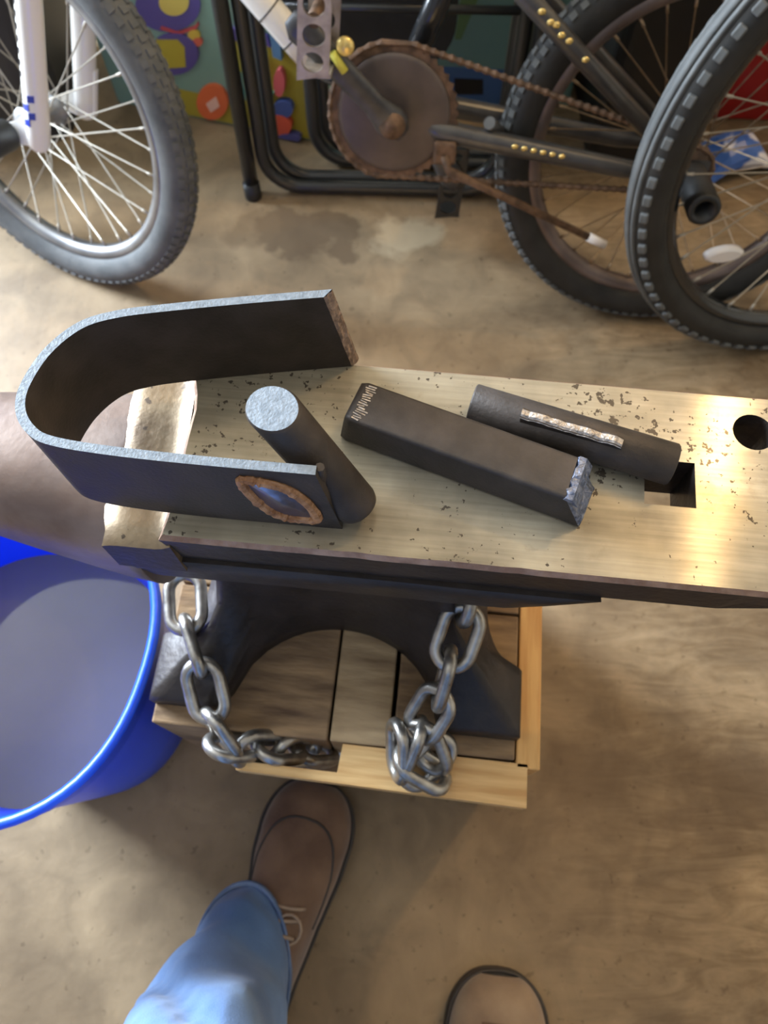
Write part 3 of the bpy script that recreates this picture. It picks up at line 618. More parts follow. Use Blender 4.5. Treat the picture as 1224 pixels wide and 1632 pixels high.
# ------------------------------------------------------------------ bicycle parts
def cyl_mesh(name, r, L, mat, n=6):
    return MB().tube([(0, 0, 0), (0, 0, L)], r, n).mesh(name, mat)
def align(a, b):
    Mx = (b-a).to_track_quat('Z', 'Y').to_matrix().to_4x4(); Mx.translation = a; return Mx
def wheel(parent, Mx, Ro, rt, Rr, nsp, mt, mr, ms, knobs='fine', spr=0.0011, phase=0.0):
    # wheel in its own xz plane, axle along y
    Rc = Ro - rt
    prof = []
    for k in range(20):
        a = 2*PI*k/20
        prof.append((Rc + rt*math.cos(a)*(1.0 if math.cos(a) > 0 else (Rc-Rr+0.004)/rt), rt*1.02*math.sin(a)))
    link('tyre', MB().lathe(prof, axis='y', n=96, closed_prof=True).mesh('tyre', mt), parent, Mx)
    rp = [(Rr+0.004, -0.0135), (Rr+0.004, -0.0115), (Rr-0.006, -0.0105), (Rr-0.012, -0.006), (Rr-0.0135, 0.0), (Rr-0.012, 0.006), (Rr-0.006, 0.0105), (Rr+0.004, 0.0115), (Rr+0.004, 0.0135), (Rr-0.008, 0.0135), (Rr-0.0155, 0.008), (Rr-0.017, 0.0), (Rr-0.0155, -0.008), (Rr-0.008, -0.0135)]
    rim = link('rim', MB().lathe(rp, axis='y', n=96, closed_prof=True).mesh('rim', mr), parent, Mx)
    hub = MB().lathe([(0.0001, -0.05), (0.005, -0.05), (0.005, -0.036), (0.013, -0.034), (0.021, -0.031), (0.022, -0.028), (0.014, -0.024), (0.012, 0), (0.014, 0.024), (0.022, 0.028), (0.021, 0.031), (0.013, 0.034), (0.005, 0.036), (0.005, 0.05), (0.0001, 0.05)], axis='y', n=24)
    link('hub', hub.mesh('hub', mr), parent, Mx)
    Rs = Rr - 0.0165; rf = 0.0195
    sp = None
    for k in range(nsp):
        side = 1 if k % 2 else -1; tw = (1 if (k//2) % 2 else -1)*math.radians(68)
        ar = 2*PI*k/nsp + phase; ah = ar + tw
        a = Vector((rf*math.cos(ah), side*0.028, rf*math.sin(ah))); b = Vector((Rs*math.cos(ar), side*0.002, Rs*math.sin(ar)))
        if sp is None:
            L_ = (b-a).length
            sp = MB().tube([(0, 0, 0), (0, 0, L_-0.012), (0, 0, L_-0.012), (0, 0, L_)], [spr, spr, spr*1.9, spr*1.9], 6).mesh('spoke', ms)
        link('spoke', sp, rim, align(a, b))
    if knobs == 'fine':
        tr = MB()
        for row, y in enumerate((-0.72, -0.25, 0.25, 0.72)):
            for k in range(96):
                a = 2*PI*(k + 0.5*(row % 2))/96; yy = y*rt*1.02; r_ = Rc + rt*math.sqrt(1-y*y)
                c_ = Vector((r_*math.cos(a), yy, r_*math.sin(a))); ty = math.asin(y)
                Rm = Matrix.Rotation(-a, 3, 'Y') @ Matrix.Rotation(ty, 3, 'Z')
                tr.box(c_, (0.0034, rt*0.36, 2*PI*r_/96*0.58), Rm)
        t_ = link('tread', tr.mesh('tread', M['rubber_grey']), parent, Mx); tag(t_, kind='stuff')
    elif knobs == 'lugs':
        lug = MB().rbox((0, 0, 0), (0.008, 0.0105, 0.0135), 0.002).mesh('tread_lug', M['rubber_grey'])
        for side in (-1, 1):
            for k in range(84):
                a = 2*PI*(k + (0.5 if side > 0 else 0))/84; y = 0.80*side
                r_ = Rc + rt*math.sqrt(1-y*y)
                Ml = Matrix.Translation((r_*math.cos(a), y*rt*1.02, r_*math.sin(a))) @ Matrix.Rotation(-a, 4, 'Y') @ Matrix.Rotation(math.asin(y), 4, 'Z')
                link('tread_lug', lug, parent, Mx @ Ml)
        for y, hw2 in ((0.0, 0.0065), (0.42, 0.0035), (-0.42, 0.0035)):
            r_ = Rc + rt*math.sqrt(1-y*y); yy = y*rt
            rg = MB().lathe([(r_-0.002, yy-hw2), (r_+0.003, yy-hw2*0.8), (r_+0.0035, yy), (r_+0.003, yy+hw2*0.8), (r_-0.002, yy+hw2)], axis='y', n=96, closed_prof=True)
            link('tread_ridge', rg.mesh('tread_ridge', M['rubber_grey']), parent, Mx)
    return rim
def ptube(name, pts, r, mat, parent, n=12): return MB().tube(pts, r, n).build(name, mat, parent)

# ------------------------------------------------------------------ small bicycle: white fork, dark rear triangle
LEAN, YAW = 0.29, -0.085
HUBB = Vector((0.405, 0.855, 0.2395))
Rb = Matrix.Rotation(YAW, 4, 'Z') @ Matrix.Rotation(-LEAN, 4, 'X')
bike = thing('bicycle', HUBB - (Rb @ Vector((0, 0, 0.25))) + Vector((0, 0, 0.0012)), (-LEAN, 0, YAW), 'small bicycle with white fork, rusty chain and black rear frame, beside the folded chairs', 'bicycle')
def BK(x, y, z): return Vector((x, y, z+0.25))
TR = Matrix.Translation
wheel(bike, TR((0, 0, 0.25)), 0.25, 0.0235, 0.205, 36, M['rubber'], M['rim_rusty'], M['spoke_rusty'], 'fine', phase=0.05)
MA = TR((-0.8866, 0, 0.25)) @ Matrix.Rotation(-0.365, 4, 'Z')
wheel(bike, MA, 0.25, 0.0235, 0.205, 36, M['rubber_grey'], M['rim'], M['spoke'], 'fine', phase=0.12)
def FK(x, y, z): return MA @ Vector((x, y, z))
for s_, x0, k in ((-1, 0.045, 0.325), (1, 0.030, 0.31)):
    pts = [(x0+k*z, s_*0.056, z) for z in (-0.014, -0.008, 0.02, 0.1, 0.2, 0.30)]
    lg = ptube('fork_leg', [FK(*p) for p in pts], [0.010, 0.0145, 0.0155, 0.0155, 0.0155, 0.0155], M['white_paint'], bike, 16)
    MB().add([FK(x, s_*0.056 + dy, z) for dy in (-0.003, 0.003) for x, z in ((0.045, -0.01), (0.068, 0.055), (0.012, 0.016), (-0.012, 0.008), (-0.012, -0.010), (0.012, -0.014))],
             [tuple(range(5, -1, -1)), tuple(range(6, 12))] + [(i, (i+1) % 6, 6+(i+1) % 6, 6+i) for i in range(6)], 0, False).build('dropout', M['white_paint'], bike)
    if s_ < 0:
        # blue check marks and slanted script strokes printed on the near leg
        ch = MB()
        for i, (z, da) in enumerate(((0.058, 0.35), (0.036, 0.35), (0.047, -0.15), (0.027, -0.15))):
            c_ = Vector((x0+k*z, -0.056, z)); nrm = Vector((math.sin(da), -math.cos(da), 0))
            tt = Vector((math.cos(da), math.sin(da), 0)); up_ = Vector((k, 0, 1)).normalized()
            p = c_ + nrm*0.0158
            ch.add([FK(*(p + tt*a*0.0045 + up_*b*0.0045 + nrm*d_)) for d_ in (-0.001, 0.0004) for a, b in ((-1, -1), (1, -1), (1, 1), (-1, 1))],
                   [(0, 1, 2, 3), (4, 5, 6, 7), (0, 1, 5, 4), (1, 2, 6, 5), (2, 3, 7, 6), (3, 0, 4, 7)], 0, False)
        ch.build('check_marks', M['blue_print'], lg)
        tx = MB()
        for i in range(11):
            z = 0.085 + i*0.0135; da = -0.75
            c_ = Vector((x0+k*z, -0.056, z)); nrm = Vector((math.sin(da), -math.cos(da), 0)); tt = Vector((math.cos(da), math.sin(da), 0)); up_ = Vector((k, 0, 1)).normalized()
            p = c_ + nrm*0.0157
            tx.add([FK(*(p + tt*(a*0.0042) + up_*(b*0.0032 + a*0.003) + nrm*d_)) for d_ in (-0.001, 0.0004) for a, b in ((-1, -1), (1, -1), (1, 1), (-1, 1))],
                   [(0, 1, 2, 3), (4, 5, 6, 7), (0, 1, 5, 4), (1, 2, 6, 5), (2, 3, 7, 6), (3, 0, 4, 7)], 0, False)
        tx.build('script_strokes', M['frame_grey'], lg)
ptube('fork_crown', [FK(0.142, -0.06, 0.30), FK(0.147, -0.03, 0.315), FK(0.147, 0.03, 0.315), FK(0.138, 0.06, 0.30)], 0.017, M['white_paint'], bike)
ptube('steerer', [FK(0.145, 0, 0.315), FK(0.20, 0, 0.49)], 0.013, M['rim'], bike)
ptube('handlebar', [FK(0.19, -0.24, 0.66), FK(0.20, -0.11, 0.62), FK(0.20, -0.04, 0.50), FK(0.20, 0.04, 0.50), FK(0.20, 0.11, 0.62), FK(0.19, 0.24, 0.66)], 0.011, M['black_paint'], bike)
pg = MB().lathe([(0.0001, -0.064), (0.019, -0.064), (0.020, -0.068), (0.020, -0.150), (0.018, -0.153), (0.012, -0.153), (0.012, -0.10), (0.0001, -0.10)], axis='y', n=28)
pgm = pg.mesh('axle_peg', M['black_plastic'])
link('axle_peg', pgm, bike, MA); link('axle_peg', pgm, bike, TR((0, 0, 0.25)))
for s_ in (-1, 1):      # axle nuts
    nm = MB().lathe([(0.0001, s_*0.066), (0.009, s_*0.066), (0.009, s_*0.056), (0.0001, s_*0.056)], axis='y', n=6, smooth=False).mesh('axle_nut', M['rim'])
    if s_ > 0: link('axle_nut', nm, bike, TR((0, 0, 0.25))); link('axle_nut', nm, bike, MA)
# frame
BBZ = 0.048; BX = -0.391
hd0, hd1 = BK(-0.742, 0, 0.325), BK(-0.715, 0, 0.425)
ptube('head_tube', [hd0, hd1], 0.018, M['white_paint'], bike)
dt0, dt1, dt2 = BK(BX, 0, BBZ), BK(-0.500, 0, 0.090), BK(-0.735, 0, 0.335)
ptube('down_tube', [dt0.lerp(dt1, 0.05), dt1], 0.0175, M['black_paint'], bike)
ptube('down_tube', [dt1, dt1.lerp(dt2, 0.1), dt2], 0.0185, M['white_paint'], bike)
for t0, mk in ((0.25, 'gold'), (0.32, 'blue_print'), (0.46, 'gold'), (0.55, 'blue_print')):
    ptube('decal_band', [dt0.lerp(dt1, t0), dt0.lerp(dt1, t0+0.07)], 0.0178, M[mk], bike, 16)
for t0 in (0.10, 0.22, 0.34): ptube('pinstripe', [dt1.lerp(dt2, t0), dt1.lerp(dt2, t0+0.006)], 0.0188, M['frame_grey'], bike, 16)
ptube('seat_tube', [BK(BX, 0, BBZ), BK(-0.344, 0, 0.165), BK(-0.285, 0, 0.315)], 0.0155, M['black_paint'], bike, 16)
ptube('top_tube', [BK(-0.295, 0, 0.30), BK(-0.72, 0, 0.40)], 0.015, M['black_paint'], bike)
ptube('seat_post', [BK(-0.285, 0, 0.315), BK(-0.262, 0, 0.375)], 0.0125, M['rim'], bike)
MB().loft([[Vector((x, wd*math.cos(2*PI*k/16), 0.25 + zz + 0.022*math.sin(2*PI*k/16))) for k in range(16)] for x, wd, zz in ((-0.39, 0.012, 0.392), (-0.37, 0.022, 0.395), (-0.30, 0.03, 0.39), (-0.22, 0.062, 0.395), (-0.17, 0.07, 0.405), (-0.15, 0.05, 0.41))]).build('saddle', M['fabric_black'], bike)
for s_ in (-1, 1):
    ptube('chain_stay', [BK(BX+0.02, s_*0.026, BBZ-0.006), BK(-0.33, s_*0.042, 0.030), BK(-0.08, s_*0.047, -0.002), BK(0.006, s_*0.047, -0.004)], [0.013, 0.014, 0.0115, 0.009], M['frame_grey'], bike)
    ptube('seat_stay', [BK(-0.318, s_*0.018, 0.245), BK(-0.247, s_*0.046, 0.186), BK(-0.02, s_*0.05, 0.014)], [0.009, 0.0115, 0.0105], M['frame_grey'], bike)
    MB().box(BK(0.0, s_*0.046, 0.0), (0.05, 0.004, 0.03)).build('dropout', M['frame_grey'], bike)
ptube('stay_bridge', [BK(-0.268, -0.046, 0.045), BK(-0.245, 0, 0.012), BK(-0.245, 0.042, 0.014)], 0.008, M['frame_grey'], bike)
dot = MB().lathe([(0.0001, -0.0022), (0.0035, -0.0016), (0.0048, 0), (0.0035, 0.0016), (0.0001, 0.0022)], axis='y', n=14).mesh('decal_dot', M['gold'])
for i in range(6): link('decal_dot', dot, bike, TR(BK(-0.232+0.0125*i, -0.0565, 0.0215-0.0018*i)) @ Matrix.Rotation(0.6, 4, 'X'))
for x, dz in ((-0.225, 0.001), (-0.213, 0.0), (-0.206, 0.003), (-0.198, -0.001), (-0.188, 0.001), (-0.165, 0.0)):
    link('decal_dot', dot, bike, TR(BK(x, -0.0575, 0.186 - 0.758*(x+0.247) + 0.003 + dz)) @ Matrix.Rotation(0.5, 4, 'X'))
MB().lathe([(0.0001, -0.04), (0.02, -0.04), (0.0215, -0.036), (0.0215, 0.036), (0.02, 0.04), (0.0001, 0.04)], BK(BX, 0, BBZ), 'y', 28).build('bottom_bracket', M['frame_grey'], bike)
# chain wheel: toothed rusty ring with a solid guard
tp = []
for k in range(88):
    a = 2*PI*k/88; r_ = 0.0835 if k % 2 else 0.0795; tp.append((r_*math.cos(a), r_*math.sin(a)))
ring = MB().prism(tp, -0.0015, 0.0015, T=lambda v: BK(BX, -0.045, BBZ) + Vector((v.x, v.z, v.y))).build('chain_ring', M['rust'], bike)
MB().lathe([(0.0001, -0.050), (0.066, -0.050), (0.072, -0.0485), (0.073, -0.0465), (0.0001, -0.0465)], BK(BX, 0, BBZ), 'y', 48).build('chain_guard', M['ring'], ring)
up0, up1 = BK(-0.372, -0.045, BBZ+0.0815), BK(0.004, -0.045, 0.030); lo0, lo1 = BK(-0.41, -0.045, BBZ-0.080), BK(0.0, -0.045, -0.030)
cp = []
for k in range(70): cp.append(up0.lerp(up1, k/69))
for k in range(12): a = PI/2 - PI*(k+1)/13; cp.append(BK(0.03*math.cos(a), -0.045, 0.03*math.sin(a)))
for k in range(70): cp.append(lo1.lerp(lo0, k/69))
for k in range(30): a = -PI*0.58 - PI*0.88*(k+1)/31; cp.append(BK(BX+0.083*math.cos(a), -0.045, BBZ+0.083*math.sin(a)))
MB().tube(cp, [0.0046 if k % 2 else 0.0030 for k in range(len(cp))], 6, loop=True, smooth=False).build('drive_chain', M['rust'], bike)
MB().lathe([(0.0001, -0.047), (0.028, -0.047), (0.030, -0.045), (0.028, -0.043), (0.0001, -0.043)], BK(0, 0, 0), 'y', 32).build('rear_cog', M['rust'], bike)
# cranks
ca, cb = Vector((BX, -0.072, BBZ)), Vector((-0.506, -0.090, 0.160))
d = (cb-ca).normalized(); e = Vector((d.z, 0, -d.x))
def crank(ca, cb, name):
    d = (cb-ca).normalized(); e = Vector((d.z, 0, -d.x)).normalized(); rings = []
    for t, w_, th_ in ((-0.12, 0.010, 0.008), (-0.05, 0.020, 0.010), (0.05, 0.021, 0.010), (0.2, 0.015, 0.008), (0.75, 0.0165, 0.007), (0.95, 0.019, 0.007), (1.04, 0.009, 0.006)):
        c_ = ca.lerp(cb, t) + Vector((0, 0, 0.25))
        rings.append([c_ + e*w_*math.cos(2*PI*k/12) + Vector((0, 1, 0))*th_*math.copysign(abs(math.sin(2*PI*k/12))**0.6, math.sin(2*PI*k/12)) for k in range(12)])
    return MB().loft(rings).build(name, M['crank'], bike)
cr = crank(ca, cb, 'crank_arm')
MB().lathe([(0.0001, -0.086), (0.008, -0.086), (0.010, -0.083), (0.016, -0.082), (0.017, -0.078), (0.0001, -0.078)], BK(BX, 0, BBZ), 'y', 24).build('crank_bolt', M['rust'], cr)
ptube('tape', [BK(-0.448, -0.094, 0.112), BK(-0.462, -0.096, 0.132)], 0.005, M['yellow'], cr)
MB().lathe([(0.0001, -0.099), (0.009, -0.099), (0.011, -0.095), (0.009, -0.09), (0.0001, -0.09)], BK(-0.447, 0, 0.139), 'y', 14).build('brass_nut', M['gold'], cr)
crank(Vector((BX, 0.072, BBZ)), Vector((-0.30, 0.085, -0.100)), 'crank_arm')
def holed_plate(outer, holes, y0, y1, name, mat, parent):
    bm = bmesh.new()
    def lp(p, y): return [bm.verts.new((x, y, z+0.25)) for x, z in p]
    A = [lp(q, y0) for q in [outer]+holes]; B = [lp(q, y1) for q in [outer]+holes]
    for a, b in zip(A, B):
        for i in range(len(a)): bm.faces.new((a[i], a[(i+1) % len(a)], b[(i+1) % len(b)], b[i]))
    for loops in (A, B):
        es = [bm.edges.get((q[i], q[(i+1) % len(q)])) for q in loops for i in range(len(q))]
        bmesh.ops.triangle_fill(bm, use_beauty=True, use_dissolve=False, edges=es)
    bmesh.ops.recalc_face_normals(bm, faces=bm.faces)
    me = bpy.data.meshes.new(name); bm.to_mesh(me); bm.free(); me.materials.append(mat)
    return link(name, me, parent)
def pedal(ox, oy, oz, mat):
    pc = [(-0.500, 0.112), (-0.4625, 0.118), (-0.457, 0.185), (-0.460, 0.222), (-0.489, 0.222), (-0.494, 0.19)]
    hs = []
    for cx_, cz_, rx, rz in ((-0.4805, 0.1315, 0.0125, 0.0105), (-0.478, 0.1585, 0.0130, 0.0115), (-0.4765, 0.1875, 0.0125, 0.0115), (-0.475, 0.211, 0.010, 0.006)):
        hs.append([(ox+cx_+rx*math.cos(2*PI*k/20), oz+cz_+rz*math.sin(2*PI*k/20)) for k in range(20)])
    pl = holed_plate([(ox+x, oz+z) for x, z in pc], hs, oy-0.004, oy+0.001, 'pedal_plate', mat, bike)
    hs2 = [[(x+0.004, z) for x, z in q] for q in hs]
    holed_plate([(ox+x+0.004, oz+z) for x, z in pc], hs2, oy+0.055*(1 if oy > 0 else 1)-0.004, oy+0.052, 'pedal_plate', mat, bike)
    MB().box((ox-0.478, oy+0.026, 0.25+oz+0.116), (0.034, 0.052, 0.004)).build('pedal_bar', mat, bike)
    MB().box((ox-0.474, oy+0.026, 0.25+oz+0.220), (0.026, 0.052, 0.004)).build('pedal_bar', mat, bike)
    ptube('pedal_spindle', [(ox-0.478, oy, 0.25+oz+0.172), (ox-0.478, oy+0.055, 0.25+oz+0.172)], 0.008, M['rust'], bike)
pedal(0, -0.125, 0, M['pedal']); pedal(0.172, 0.090, -0.270, M['black_plastic'])
# kickstand and its bracket
ks = ptube('kickstand', [BK(-0.322, -0.055, 0.004), BK(-0.315, -0.062, -0.012), BK(-0.108, -0.064, -0.093)], [0.007, 0.0058, 0.0050], M['rust'], bike)
ptube('rubber_tip', [BK(-0.112, -0.064, -0.0915), BK(-0.086, -0.064, -0.1015)], 0.0062, M['reflector'], ks)
MB().rbox(BK(-0.322, -0.035, 0.008), (0.03, 0.05, 0.03), 0.004).build('kickstand_bracket', M['rust'], bike)

# ------------------------------------------------------------------ larger bicycle, only its front wheel in view
LEANC, YAWC = 0.144, 0.158
Rc_ = Matrix.Rotation(YAWC, 4, 'Z') @ Matrix.Rotation(-LEANC, 4, 'X')
HUBC = Vector((0.6253, 0.7769, 0.3266))
big = thing('bicycle', HUBC - (Rc_ @ Vector((0, 0, 0.33))) + Vector((0, 0, 0.0005)), (-LEANC, 0, YAWC), 'larger black bicycle with chunky lugged front tyre and clear reflector', 'bicycle')
rimc = wheel(big, TR((0, 0, 0.33)), 0.33, 0.0265, 0.287, 36, M['rubber'], M['black_paint'], M['spoke'], 'lugs', phase=0.03)
wheel(big, TR((1.02, 0, 0.33)), 0.33, 0.0265, 0.287, 18, M['rubber'], M['black_paint'], M['spoke'], 'none')
a_ = math.radians(214)
MB().loft([[Vector((0.222*math.cos(a_) + dx, y, 0.33 + 0.222*math.sin(a_) + dz)) for dx, dz in [((0.030*s2)*math.cos(2*PI*k/16)*0.9, 0.0105*s2*math.sin(2*PI*k/16)) for k in range(16)]] for y, s2 in ((-0.024, 0.8), (-0.021, 1.0), (-0.012, 1.0), (-0.010, 0.85))]).build('spoke_reflector', M['reflector'], big)
def C3(x, y, z): return Vector((x, y, z+0.33))
for s_ in (-1, 1):
    ptube('fork_leg', [C3(-0.005, s_*0.052, 0), C3(0.04, s_*0.056, 0.12), C3(0.125, s_*0.056, 0.36)], [0.009, 0.013, 0.015], M['black_paint'], big)
ptube('fork_crown', [C3(0.125, -0.062, 0.36), C3(0.128, 0, 0.37), C3(0.125, 0.062, 0.36)], 0.017, M['black_paint'], big)
ptube('head_tube', [C3(0.128, 0, 0.37), C3(0.185, 0, 0.53)], 0.018, M['black_paint'], big)
ptube('down_tube', [C3(0.14, 0, 0.40), C3(0.60, 0, -0.02)], 0.019, M['black_paint'], big)
ptube('top_tube', [C3(0.175, 0, 0.50), C3(0.50, 0, 0.40)], 0.016, M['black_paint'], big)
ptube('seat_tube', [C3(0.60, 0, -0.02), C3(0.47, 0, 0.48)], 0.016, M['black_paint'], big)
ptube('handlebar', [C3(0.17, -0.29, 0.62), C3(0.19, 0, 0.60), C3(0.17, 0.29, 0.62)], 0.012, M['black_paint'], big)
MB().loft([[Vector((x, wd*math.cos(2*PI*k/16), 0.33 + zz + 0.022*math.sin(2*PI*k/16))) for k in range(16)] for x, wd, zz in ((0.33, 0.012, 0.50), (0.40, 0.03, 0.50), (0.50, 0.06, 0.505), (0.58, 0.07, 0.515), (0.60, 0.05, 0.52))]).build('saddle', M['fabric_black'], big)
for s_ in (-1, 1):
    ptube('chain_stay', [C3(0.60, s_*0.03, -0.02), C3(1.02, s_*0.055, 0)], 0.010, M['black_paint'], big)
    ptube('seat_stay', [C3(0.50, s_*0.03, 0.38), C3(1.02, s_*0.055, 0)], 0.009, M['black_paint'], big)

# ------------------------------------------------------------------ folded chairs behind the bicycle
def uframe(name, xl, xr, y, lean, H, r, parent, tilt=0.0):
    R0 = 0.062; pts = []
    def pt(x, z): return Vector((x, y + z*lean, z))
    pts.append(pt(xl, H)); pts += [pt(xl, H*0.6), pt(xl, R0+r+0.02)]
    for k in range(9): a = PI + PI/2*k/8; pts.append(pt(xl+R0 + R0*math.cos(a), r+R0 + R0*math.sin(a)))
    for k in range(9): a = 1.5*PI + PI/2*k/8; pts.append(pt(xr-R0 + R0*math.cos(a), r+R0 + R0*math.sin(a)))
    pts += [pt(xr, R0+r+0.02), pt(xr, H*0.6), pt(xr, H)]
    return MB().tube(pts, r, 12).build(name, M['chair_black'], parent)
def rounded(x0, x1, z0, z1, r, n=8):
    out = []
    for cx_, cz_, a0 in ((x1-r, z1-r, 0), (x0+r, z1-r, 90), (x0+r, z0+r, 180), (x1-r, z0+r, 270)):
        for k in range(n+1): a = math.radians(a0+90*k/n); out.append((cx_+r*math.cos(a), cz_+r*math.sin(a)))
    return out
def folded_chair(loc, yaw, label, xl, xr, leg_x, seat, dy):
    t = thing('folding_chair', loc, (0, 0, yaw), label, 'chair', 'folded chairs behind the bicycle')
    uframe('front_frame', xl, xr, 0.0, 0.10, 0.80, 0.0115, t)
    uframe('rear_frame', xl+0.016, xr-0.006, dy, 0.10, 0.62, 0.0115, t)
    for x in leg_x:
        lg = MB().tube([(x, -0.014, 0.0), (x, 0.07, 0.84)], 0.0125, 12).build('back_leg', M['chair_black'], t)
        MB().lathe([(0.0001, 0), (0.0145, 0), (0.0150, 0.004), (0.0145, 0.03), (0.0001, 0.03)], (x, -0.013, 0.0), n=16).build('foot_cap', M['black_plastic'], lg)
    x0, x1, z0, z1 = seat
    MB().prism(rounded(x0, x1, z0, z1, 0.07), -0.008, 0.008, T=lambda v: Vector((v.x, dy+0.020 + v.y*0.10 + v.z, v.y)), smooth=False).build('seat', M['fabric_black'], t)
    MB().prism(rounded(x0-0.01, x1+0.01, z1+0.05, z1+0.28, 0.05), -0.008, 0.008, T=lambda v: Vector((v.x, dy+0.020 + v.y*0.10 + v.z, v.y)), smooth=False).build('backrest', M['fabric_black'], t)
    for z in (0.30, 0.52): MB().tube([(xl, z*0.1, z), (xr, z*0.1, z)], 0.006, 8).build('cross_bar', M['chair_black'], t)
    return t
folded_chair((0.0, 1.043, 0), -0.03, 'black tubular folding chair, folded upright, the one with straight capped legs toward the bicycle', -0.205, 0.200, (-0.228, 0.224), (-0.165, 0.105, 0.19, 0.60), 0.024)
folded_chair((0.0, 1.107, 0), -0.03, 'black tubular folding chair, folded, standing against the back of another folded chair', -0.120, 0.245, (), (-0.06, 0.10, 0.22, 0.58), 0.024)

# ------------------------------------------------------------------ boxes and bins against the back
def sheet(px, py, o, nrm):                      # photograph point on an upright sheet through o
    f = Vector((0, math.cos(PITCH), -math.sin(PITCH))); u = Vector((0, math.sin(PITCH), math.cos(PITCH)))
    d = f + Vector((1, 0, 0))*((px-CX)/F_PX) - u*((py-CY)/F_PX)
    return CAM + d*((o-CAM).dot(nrm)/d.dot(nrm))
MATC = {}
def ink(r, g, b):
    k = (r, g, b)
    if k not in MATC: MATC[k] = material('print_%d_%d_%d' % k, S(*k), rough=0.5)
    return MATC[k]
def carton(name, label, cat, x0, y0, x1, y1, depth, height, base, prints, group=None):
    a = Vector((x0, y0, 0)); b = Vector((x1, y1, 0)); d = (b-a); L_ = d.length; yaw = math.atan2(d.y, d.x)
    t = thing(name, (a+b)/2, (0, 0, yaw), label, cat, group)
    MB().rbox((0, depth/2, height/2), (L_, depth, height), 0.003).build('carton', base, t)
    Mi = (TR((a+b)/2) @ Matrix.Rotation(yaw, 4, 'Z')).inverted(); nrm = Vector((-math.sin(yaw), math.cos(yaw), 0))
    for i, (kind, c_, data) in enumerate(prints):
        if kind == 'poly': pts = data
        else:
            cx_, cy_, rx, ry = data; pts = [(cx_+rx*math.cos(2*PI*k/28), cy_+ry*math.sin(2*PI*k/28)) for k in range(28)]
        P = [Mi @ sheet(x, y, a, nrm) for x, y in pts]
        P = [Vector((min(max(p.x, -L_/2+0.004), L_/2-0.004), 0, min(max(p.z, 0.004), height-0.004))) for p in P]
        if kind == 'smooth': P = P
        n_ = len(P); off = 0.0006*(i+1)
        MB().add([Vector((p.x, -off, p.z)) for p in P] + [Vector((p.x, 0.0005, p.z)) for p in P], [tuple(range(n_))] + [(k, (k+1) % n_, n_+(k+1) % n_, n_+k) for k in range(n_)], 0, False).build('printed_shape', ink(*c_), t)
    return t
carton('toy_box', 'cardboard toy box printed in teal, olive, purple and orange shapes', 'box', -0.50, 1.274, -0.128, 1.172, 0.16, 0.44, material('toy_box_card', S(118, 152, 138), S(130, 162, 148), rough=0.5, scale=6), [
    ('poly', (166, 152, 52), [(270, 138), (345, 155), (395, 160), (395, 62), (428, 66), (470, 90), (510, 110), (510, 260), (260, 190)]),
    ('poly', (186, 172, 66), [(372, 60), (428, 66), (432, 112), (396, 118), (376, 110)]),
    ('ell', (84, 74, 140), (268, 8, 52, 42)), ('ell', (206, 186, 92), (278, 2, 24, 22)),
    ('poly', (178, 70, 72), [(258, 40), (285, 49), (312, 40), (316, 33), (318, 38), (313, 46), (286, 54), (256, 45)]),
    ('ell', (206, 176, 70), (310, 55, 10, 9)), ('ell', (200, 96, 76), (316, 65, 8, 7)),
    ('ell', (86, 74, 138), (278, 84, 40, 33)), ('poly', (176, 160, 50), [(250, 60), (285, 60), (296, 72), (298, 104), (270, 106), (258, 92)]),
    ('ell', (222, 108, 62), (340, 160, 25, 28)), ('poly', (234, 190, 172), [(330, 162), (346, 150), (352, 166), (338, 176)]),
    ('poly', (92, 76, 142), [(368, 42), (404, 43), (428, 54), (433, 72), (424, 66), (400, 61), (368, 60)]),
    ('ell', (216, 92, 84), (384, 20, 9, 9)), ('poly', (170, 190, 186), [(396, 10), (410, 12), (410, 34), (396, 32)]),
    ('ell', (190, 150, 120), (414, 96, 13, 14)), ('ell', (92, 150, 140), (406, 138, 16, 14)), ('poly', (80, 150, 132), [(418, 162), (440, 140), (436, 152), (424, 170)]),
    ('poly', (92, 132, 176), [(432, 36), (448, 44), (452, 90), (438, 84)]),
    ('ell', (208, 96, 104), (448, 126, 9, 22)), ('ell', (72, 92, 158), (454, 168, 16, 14)), ('ell', (216, 92, 70), (444, 194, 24, 18)), ('ell', (84, 84, 140), (462, 214, 20, 8))])
carton('storage_box', 'blue and teal printed box with a black panel, behind the folded chairs', 'box', 0.07, 1.268, 0.345, 1.262, 0.18, 0.42, material('teal_box_card', S(96, 134, 128), S(106, 144, 136), rough=0.5, scale=6), [
    ('poly', (60, 98, 142), [(660, 104), (830, 112), (830, 190), (660, 190)]), ('poly', (20, 24, 24), [(724, 124), (770, 126), (770, 150), (724, 150)]),
    ('poly', (88, 120, 76), [(735, -10), (765, -10), (735, 62), (725, 62)]), ('poly', (168, 150, 56), [(824, -10), (880, -10), (880, 80), (824, 70)])])
def bin_(name, label, cat, loc, yaw, w_, d_, h_, mat, lidmat):
    t = thing(name, loc, (0, 0, yaw), label, cat)
    q = lambda s, z: [Vector((x*w_/2*s, y*d_/2*s, z)) for x, y in [(p[0]*2, p[1]*2) for p in rounded(-0.5, 0.5, -0.5, 0.5, 0.12, 4)]]
    MB().loft([q(0.88, 0), q(0.90, 0.004), q(0.99, h_*0.92), q(1.03, h_*0.93), q(1.03, h_*0.97)], smooth=False).build('tub', mat, t)
    MB().loft([q(1.05, h_*0.965), q(1.05, h_*0.995), q(0.94, h_), q(0.93, h_*0.985)], smooth=False).build('lid', lidmat, t)
    return t
dk = material('charcoal_plastic', S(48, 48, 50), S(54, 54, 56), rough=0.5, scale=10)
